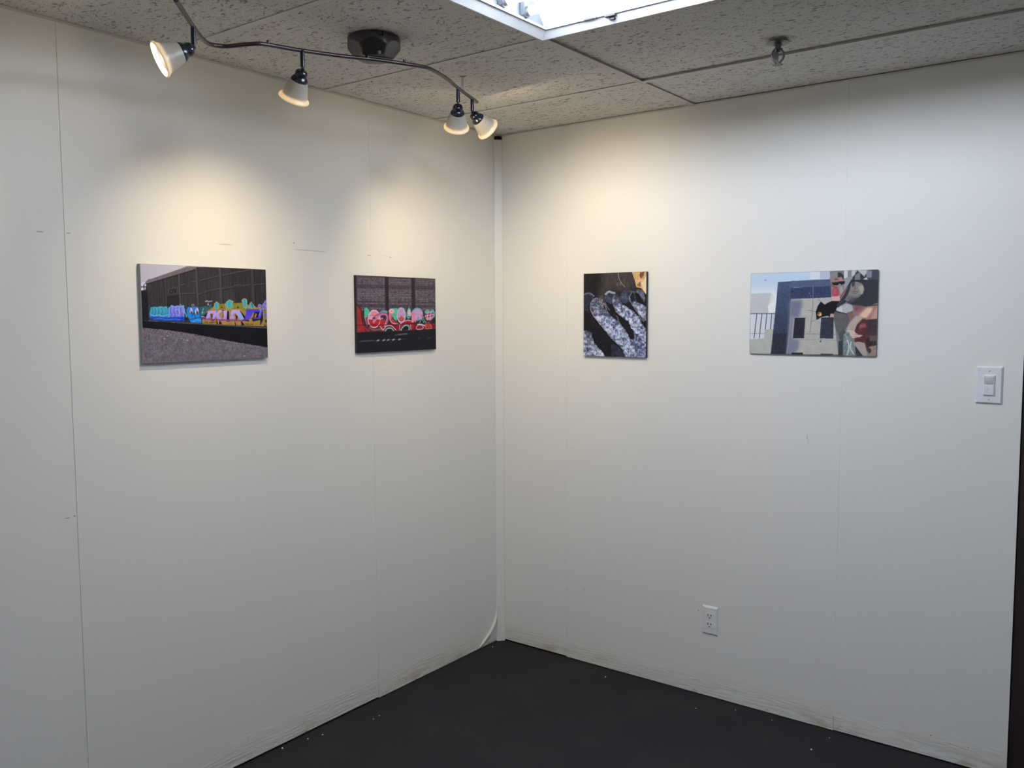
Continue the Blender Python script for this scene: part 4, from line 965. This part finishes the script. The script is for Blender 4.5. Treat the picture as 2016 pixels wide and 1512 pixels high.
def picture_mirror():
    c = Canvas(330, 216, [(108, 165), (1868, 100), (1838, 1305), (110, 1258)], (178, 198, 232))
    n = c.noise(40, 26, 3); fine = c.noise(110, 70, 2)
    c.soft([(60, 380), (480, 360), (480, 720), (60, 720)], (206, 218, 236), 60); c.soft([(340, 480), (480, 440), (460, 720), (340, 720)], (228, 230, 228), 25)
    c.poly([(118, 438), (380, 428), (432, 478), (380, 560), (345, 620), (362, 702), (112, 704)], (182, 183, 192)); c.soft([(390, 450), (440, 480), (440, 540), (360, 600)], (212, 213, 212), 12)
    c.line([(300, 258), (318, 250)], 8, (60, 70, 90))
    c.poly([(105, 712), (450, 712), (435, 1060), (105, 1060)], (198, 205, 218)); c.line([(110, 713), (455, 712)], 12, (74, 80, 96))
    for a, b in (((200, 715), (168, 1045)), ((268, 715), (238, 1045)), ((336, 715), (318, 930)), ((402, 715), (388, 930))): c.line([a, b], 12, (52, 58, 72))
    c.line([(430, 715), (425, 900)], 4, (120, 125, 140)); c.line([(105, 987), (430, 984)], 5, (96, 98, 104)); c.line([(375, 760), (370, 930)], 3, (150, 155, 165))
    c.poly([(100, 1062), (300, 1052), (312, 934), (435, 930), (402, 1270), (100, 1265)], (170, 171, 166), tex=n, amt=.05)
    c.poly([(480, 282), (662, 268), (668, 300), (655, 700), (640, 960), (612, 1280), (395, 1270), (430, 900), (455, 620)], (62, 76, 112), color2=(40, 44, 62), tex=fine, amt=.2)
    c.poly([(420, 1000), (640, 980), (612, 1280), (398, 1270)], (40, 43, 58), tex=fine, amt=.25)
    c.poly([(662, 264), (1200, 238), (1205, 350), (700, 352), (655, 380)], (70, 84, 116), tex=fine, amt=.12); c.poly([(655, 360), (1210, 335), (1212, 490), (700, 512), (655, 520)], (44, 54, 88), tex=fine, amt=.25)
    c.poly([(662, 515), (1212, 490), (1260, 760), (1330, 1290), (605, 1280), (640, 960)], (172, 168, 162), tex=n, amt=.05)
    c.soft([(640, 530), (820, 525), (810, 620), (780, 760), (720, 770), (640, 775)], (108, 110, 134), 22); c.soft([(640, 770), (700, 765), (690, 1060), (780, 1080), (780, 1180), (690, 1290), (605, 1290)], (116, 118, 140), 18)
    c.poly([(716, 772), (862, 770), (846, 1052), (695, 1052)], (37, 36, 50), tex=n, amt=.2); c.poly([(1078, 770), (1250, 762), (1246, 1058), (1062, 1054)], (44, 48, 64), tex=n, amt=.25); c.line([(860, 770), (845, 1050)], 7, (92, 90, 96))
    c.line([(862, 992), (1062, 996)], 6, (110, 108, 108)); c.line([(1248, 1000), (1320, 1004)], 6, (110, 108, 108)); c.line([(620, 1066), (1320, 1080)], 5, (130, 127, 125)); c.line([(610, 1275), (1320, 1280)], 10, (60, 60, 66))
    c.poly([(680, 1246), (834, 1248), (834, 1275), (680, 1272)], (34, 34, 40)); c.poly([(1075, 1262), (1245, 1266), (1245, 1290), (1075, 1286)], (48, 48, 54)); c.ell(1072, 1098, 11, 9, (40, 40, 46)); c.line([(1078, 1085), (1082, 1060)], 5, (60, 60, 66))
    c.line([(965, 340), (958, 700), (940, 830), (925, 970)], 8, (112, 108, 116)); c.line([(890, 668), (1000, 686)], 6, (92, 90, 94)); c.line([(1030, 515), (1072, 550)], 5, (80, 80, 86)); c.line([(935, 830), (1020, 795)], 5, (90, 88, 92))
    c.ell(908, 432, 7, 7, (170, 110, 120)); c.ell(925, 470, 9, 8, (130, 100, 120)); c.ell(890, 482, 6, 6, (110, 100, 130))
    # pale striped wall behind the two people
    c.poly([(920, 130), (1060, 122), (1058, 236), (920, 242)], (205, 209, 220)); c.poly([(1058, 122), (1192, 118), (1198, 238), (1056, 240)], (176, 180, 200))
    c.poly([(1190, 115), (1880, 95), (1850, 1320), (1320, 1300), (1250, 740), (1215, 540), (1200, 260)], (112, 113, 122), tex=n, amt=.08)
    for x0, x1, col in ((1390, 1440, (196, 196, 202)), (1440, 1495, (122, 122, 134)), (1495, 1540, (186, 186, 194)), (1540, 1575, (150, 150, 160))):
        c.poly([(x0, 105), (x1, 105), (x1 - 5, 225), (x0 - 5, 225)], col)
    c.poly([(1390, 225), (1540, 180), (1440, 420), (1340, 480)], (140, 140, 148))
    for x0, x1, col in ((1575, 1700, (176, 176, 184)), (1700, 1780, (120, 121, 132)), (1780, 1838, (66, 68, 80)), (1838, 1880, (112, 112, 122))):
        c.poly([(x0, 100), (x1, 100), (x1, 260), (x0, 260)], col)
    c.poly([(1670, 190), (1740, 110), (1860, 100), (1880, 320), (1700, 300)], (62, 64, 78)); c.poly([(1700, 130), (1775, 118), (1770, 215), (1698, 215)], (120, 121, 134))
    # person in sunglasses and a half mask
    c.poly([(1190, 235), (1205, 170), (1260, 140), (1320, 142), (1375, 175), (1388, 240), (1395, 420), (1330, 545), (1222, 545), (1212, 480), (1215, 300)], (150, 108, 104), smooth=False)
    c.poly([(1188, 232), (1205, 170), (1260, 138), (1310, 140), (1305, 225), (1195, 240)], (126, 124, 122)); c.poly([(1300, 140), (1345, 148), (1385, 190), (1388, 262), (1375, 230), (1350, 205), (1300, 215)], (50, 46, 52))
    c.ell(1280, 238, 26, 14, (120, 66, 62)); c.ell(1340, 240, 20, 12, (176, 128, 118))
    c.poly([(1212, 285), (1290, 278), (1330, 270), (1402, 264), (1398, 300), (1350, 322), (1325, 298), (1300, 322), (1245, 325)], (24, 24, 28))
    c.poly([(1290, 345), (1330, 300), (1372, 330), (1392, 420), (1325, 500), (1318, 400)], (128, 122, 120)); c.soft([(1330, 340), (1365, 345), (1375, 420), (1335, 440)], (160, 154, 150), 8, .8); c.line([(1215, 310), (1240, 345), (1300, 345)], 9, (70, 60, 66))
    c.ell(1272, 418, 50, 66, (164, 48, 78)); c.ell(1262, 405, 28, 40, (184, 66, 94), alpha=.7); c.poly([(1365, 420), (1410, 370), (1405, 420), (1370, 470)], (196, 80, 110), smooth=True)
    c.poly([(1215, 480), (1330, 470), (1335, 548), (1222, 545)], (206, 156, 146), smooth=False)
    # black hole broken in the glass
    c.poly([(1072, 548), (1125, 590), (1165, 565), (1222, 540), (1335, 540), (1402, 530), (1412, 560), (1290, 632), (1275, 690), (1240, 720), (1192, 760), (1165, 745), (1085, 762), (1015, 802), (1002, 690), (1030, 605)], (21, 20, 23))
    c.ell(1056, 722, 29, 29, (196, 134, 64)); c.ell(1046, 714, 14, 16, (120, 74, 36)); c.ell(1066, 728, 14, 15, (232, 186, 120)); c.ell(1222, 735, 22, 22, (190, 140, 134))
    # person in a dark cap, laughing
    c.poly([(1480, 262), (1575, 118), (1720, 245), (1780, 240), (1880, 250), (1870, 580), (1700, 620), (1520, 600), (1400, 545), (1300, 640), (1290, 590), (1380, 470)], (46, 47, 56), tex=n, amt=.1)
    c.poly([(1540, 180), (1610, 130), (1612, 245), (1535, 250)], (112, 112, 120)); c.poly([(1650, 240), (1700, 210), (1720, 245)], (186, 186, 194))
    c.poly([(1486, 290), (1560, 270), (1640, 300), (1665, 360), (1650, 430), (1590, 490), (1500, 500), (1440, 550), (1400, 520), (1450, 440), (1470, 380)], (126, 118, 116)); c.soft([(1590, 330), (1650, 320), (1668, 380), (1640, 450), (1590, 430)], (162, 152, 142), 8); c.soft([(1440, 460), (1600, 490), (1500, 560), (1400, 530)], (88, 84, 86), 14, .7)
    c.poly([(1486, 285), (1540, 280), (1535, 335), (1500, 345)], (66, 60, 64)); c.poly([(1480, 400), (1540, 405), (1595, 415), (1560, 432), (1500, 425)], (66, 48, 52)); c.line([(1490, 412), (1570, 422)], 6, (190, 182, 176)); c.line([(1530, 330), (1550, 370), (1520, 385)], 8, (92, 84, 84)); c.line([(1590, 380), (1620, 440), (1570, 480)], 6, (92, 84, 84), smooth=True)
    c.line([(1480, 262), (1660, 262)], 10, (24, 24, 28)); c.line([(1480, 265), (1340, 500)], 8, (34, 34, 40)); c.line([(1575, 118), (1480, 265)], 6, (40, 40, 46))
    c.poly([(1292, 640), (1420, 575), (1500, 600), (1520, 660), (1430, 720), (1320, 690), (1280, 660)], (166, 167, 174)); c.poly([(1292, 640), (1360, 605), (1370, 700), (1320, 690)], (186, 188, 196))
    c.poly([(1520, 610), (1700, 620), (1870, 560), (1860, 840), (1640, 780), (1530, 700)], (150, 104, 96), smooth=False); c.soft([(1590, 745), (1700, 640), (1790, 625), (1770, 690), (1690, 790)], (228, 178, 150), 14); c.soft([(1790, 700), (1860, 600), (1860, 840), (1760, 790)], (196, 146, 126), 14, .8); c.soft([(1520, 600), (1680, 600), (1650, 640), (1540, 700)], (112, 72, 72), 18)
    c.line([(1880, 590), (1700, 610), (1540, 560)], 12, (38, 38, 46))
    c.poly([(1262, 680), (1440, 715), (1500, 735), (1450, 860), (1400, 960), (1330, 1040), (1290, 950), (1250, 800)], (88, 84, 86), tex=n, amt=.15); c.line([(1270, 680), (1480, 730)], 12, (38, 34, 36)); c.poly([(1430, 700), (1510, 680), (1530, 740), (1470, 820)], (126, 84, 82))
    c.poly([(1600, 780), (1860, 830), (1850, 1320), (1540, 1110), (1540, 950)], (84, 38, 42), tex=n, amt=.2); c.poly([(1700, 800), (1870, 780), (1860, 1320), (1740, 1160)], (60, 46, 50), tex=n, amt=.2); c.soft([(1590, 870), (1690, 845), (1700, 900), (1610, 920)], (152, 68, 70), 10)
    c.poly([(1425, 930), (1480, 830), (1560, 742), (1670, 765), (1640, 800), (1560, 880), (1535, 955)], (172, 152, 138)); c.line([(1660, 775), (1575, 850), (1545, 950)], 7, (80, 62, 60), smooth=True); c.line([(1690, 780), (1600, 860), (1570, 940)], 12, (60, 36, 40), smooth=True)
    c.poly([(1420, 935), (1540, 950), (1560, 990), (1660, 1015), (1600, 1040), (1520, 1055), (1470, 1010)], (204, 170, 158), rough=6); c.line([(1530, 1000), (1640, 1010)], 5, (110, 70, 70)); c.line([(1530, 1030), (1600, 1040)], 5, (110, 70, 70))
    c.poly([(1330, 960), (1420, 930), (1400, 1080), (1320, 1080)], (70, 72, 74), smooth=True); c.poly([(1320, 1090), (1385, 1080), (1380, 1290), (1315, 1290)], (54, 54, 56)); c.poly([(1385, 1000), (1460, 960), (1500, 1070), (1540, 1290), (1378, 1290)], (110, 124, 128), tex=fine, amt=.25)
    c.line([(1440, 1080), (1470, 1160), (1440, 1280)], 20, (176, 186, 186), smooth=True); c.line([(1490, 1100), (1480, 1200), (1530, 1270)], 14, (190, 196, 194), smooth=True); c.line([(1410, 1000), (1440, 1060)], 12, (150, 164, 164))
    c.poly([(1520, 1110), (1600, 1100), (1680, 1120), (1720, 1290), (1640, 1310), (1560, 1220)], (160, 146, 138)); c.poly([(1545, 1150), (1660, 1300), (1560, 1300)], (52, 50, 54)); c.poly([(1740, 1170), (1850, 1150), (1850, 1310), (1720, 1300)], (140, 118, 104)); c.ell(1745, 1225, 24, 36, (62, 48, 46)); c.ell(1735, 1110, 40, 60, (48, 34, 38)); c.poly([(1745, 1020), (1860, 1010), (1860, 1090), (1745, 1090)], (92, 74, 70))
    return c

def mount(name, label, cv, gain, ref, wall, a0, a1, z0, z1, thick, edge, pm, corner=0.0, sat=1.0):
    """A board-mounted photograph: the board is one part, the printed face another. ref: light on the wall there (linear)."""
    P = (lambda a, d, z: (d, a, z)) if wall == 0 else (lambda a, d, z: (a, -d, z))
    root = empty(name, P((a0 + a1) / 2, 0, (z0 + z1) / 2), label, 'photograph')
    bm = BM(); g = 0.0006
    if corner:
        ring = []
        for cx, cz, s in ((a0 + corner, z0 + corner, 180), (a1 - corner, z0 + corner, 270), (a1 - corner, z1 - corner, 0), (a0 + corner, z1 - corner, 90)):
            for k in range(6):
                t = math.radians(s + 18 * k); ring.append((cx + corner * math.cos(t), cz + corner * math.sin(t)))
        A = [bm.verts.new(P(a, g, z)) for a, z in ring]; B = [bm.verts.new(P(a, thick, z)) for a, z in ring]
        bm.faces.new(A); bm.faces.new(B)
        for k in range(len(A)): bm.faces.new((A[k], A[(k+1) % len(A)], B[(k+1) % len(A)], B[k]))
    else:
        p, q = P(a0, g, z0), P(a1, thick, z1)
        box(bm, [min(x, y) for x, y in zip(p, q)], [max(x, y) for x, y in zip(p, q)], 0, 0.0006)
    obj('mounting_board', bm, edge, root)
    img = lin(cv.done()) / ref * np.array(gain)
    img = np.clip(img, 0.004, 0.92); g_ = img.mean(-1, keepdims=True); img = g_ + (img - g_) * sat
    h, w = cv.h, cv.w
    ins = 0.0009
    U = np.linspace(a0 + ins, a1 - ins, w); Z = np.linspace(z1 - ins, z0 + ins, h)
    d = thick + 0.0004
    AA, ZZ = np.meshgrid(U, Z)
    keep = None
    co = np.stack([np.full_like(AA, d), AA, ZZ] if wall == 0 else [AA, np.full_like(AA, -d), ZZ], -1).reshape(-1, 3)
    if corner:                                                    # pull the grid corners in to follow the rounded board
        for ca, cz in ((a0, z0), (a1, z0), (a1, z1), (a0, z1)):
            ma, mz = (ca + (corner if ca == a0 else -corner)), (cz + (corner if cz == z0 else -corner))
            ai = 1 if wall == 0 else 0
            da, dz = co[:, ai] - ma, co[:, 2] - mz
            m = (da * (ca - ma) > 0) & (dz * (cz - mz) > 0); r = np.hypot(da, dz) + 1e-9; mx = np.maximum(abs(da), abs(dz))
            f = np.where(m, mx / r, 1.0)
            co[:, ai] = ma + da * f if False else np.where(m, ma + da * f, co[:, ai]); co[:, 2] = np.where(m, mz + dz * f, co[:, 2])
    i = np.arange((h - 1) * (w - 1)); r_, c_ = i // (w - 1), i % (w - 1); k = r_ * w + c_
    fc = np.stack([k, k + w, k + w + 1, k + 1], 1) if True else None
    me = bpy.data.meshes.new('printed_photo')
    me.vertices.add(len(co)); me.vertices.foreach_set('co', co.astype(np.float32).ravel())
    me.loops.add(fc.size); me.loops.foreach_set('vertex_index', fc.astype(np.int32).ravel())
    me.polygons.add(len(fc)); me.polygons.foreach_set('loop_start', np.arange(0, fc.size, 4, dtype=np.int32))
    try: me.polygons.foreach_set('loop_total', np.full(len(fc), 4, np.int32))
    except Exception: pass
    me.update(calc_edges=True)
    at = me.color_attributes.new('ink', 'FLOAT_COLOR', 'POINT')
    at.data.foreach_set('color', np.c_[img.reshape(-1, 3), np.ones(h * w)].astype(np.float32).ravel())
    me.materials.append(pm)
    o = bpy.data.objects.new('printed_photo', me); link(o, root); o.matrix_parent_inverse = parent_world(root).inverted()
    return root

WA = np.array(WALL)
mount('mounted_photograph', 'photograph of a dark freight car with blue, teal and purple graffiti, beside gravel', picture_freight(), WA, lin((246, 236, 212)), 0, -1.827, -1.356, 1.447, 1.7575, 0.015, [M['board_green']], M['print_matte'])
mount('mounted_photograph', 'photograph of red, pink and green graffiti on a dark slatted railcar', picture_redcar(), WA, lin((228, 217, 190)), 0, -0.9275, -0.463, 1.4465, 1.7525, 0.013, [M['board_black']], M['print_matte'])
mount('mounted_photograph', 'upright photograph of white water jets pouring over dark rock', picture_water(), WA, lin((240, 230, 210)), 1, 0.489, 0.801, 1.411, 1.774, 0.014, [M['board_black']], M['print_matte'], 0.0, 0.78)
mount('mounted_photograph', 'photograph of two people reflected in a broken mirror, one in a red mask', picture_mirror(), WA, lin((212, 210, 210)), 1, 1.2545, 1.7290, 1.438, 1.7505, 0.009, [M['board_grey']], M['print_gloss'], 0.006, 0.82)

# ------------------------------------------------------------------ camera, world, view
R_ = Vector((0.79976483, 0.60029566, -0.0046197)); U_ = Vector((-0.04367999, 0.06586583, 0.99687198)); F_ = Vector((-0.59872221, 0.79706136, -0.07889809))
cam = bpy.data.cameras.new('camera'); co = bpy.data.objects.new('camera', cam); link(co)
mw = Matrix(((R_.x, U_.x, -F_.x, 2.56032), (R_.y, U_.y, -F_.y, -3.30335), (R_.z, U_.z, -F_.z, 1.5931), (0, 0, 0, 1)))
co.matrix_world = mw
cam.sensor_width = 36.0; cam.lens = 1712.21 / 2016 * 36.0; cam.clip_start = 0.02; cam.clip_end = 50
scene.camera = co
w = bpy.data.worlds.new('world'); scene.world = w; w.use_nodes = True
w.node_tree.nodes['Background'].inputs[0].default_value = (0.01, 0.01, 0.01, 1)
vs = scene.view_settings
vs.view_transform = 'Standard'; vs.look = 'None'; vs.gamma = 1.0; vs.use_curve_mapping = False
vs.exposure = 0.02
scene.cycles.max_bounces = 10; scene.cycles.diffuse_bounces = 6
scene.cycles.sample_clamp_indirect = 4.0
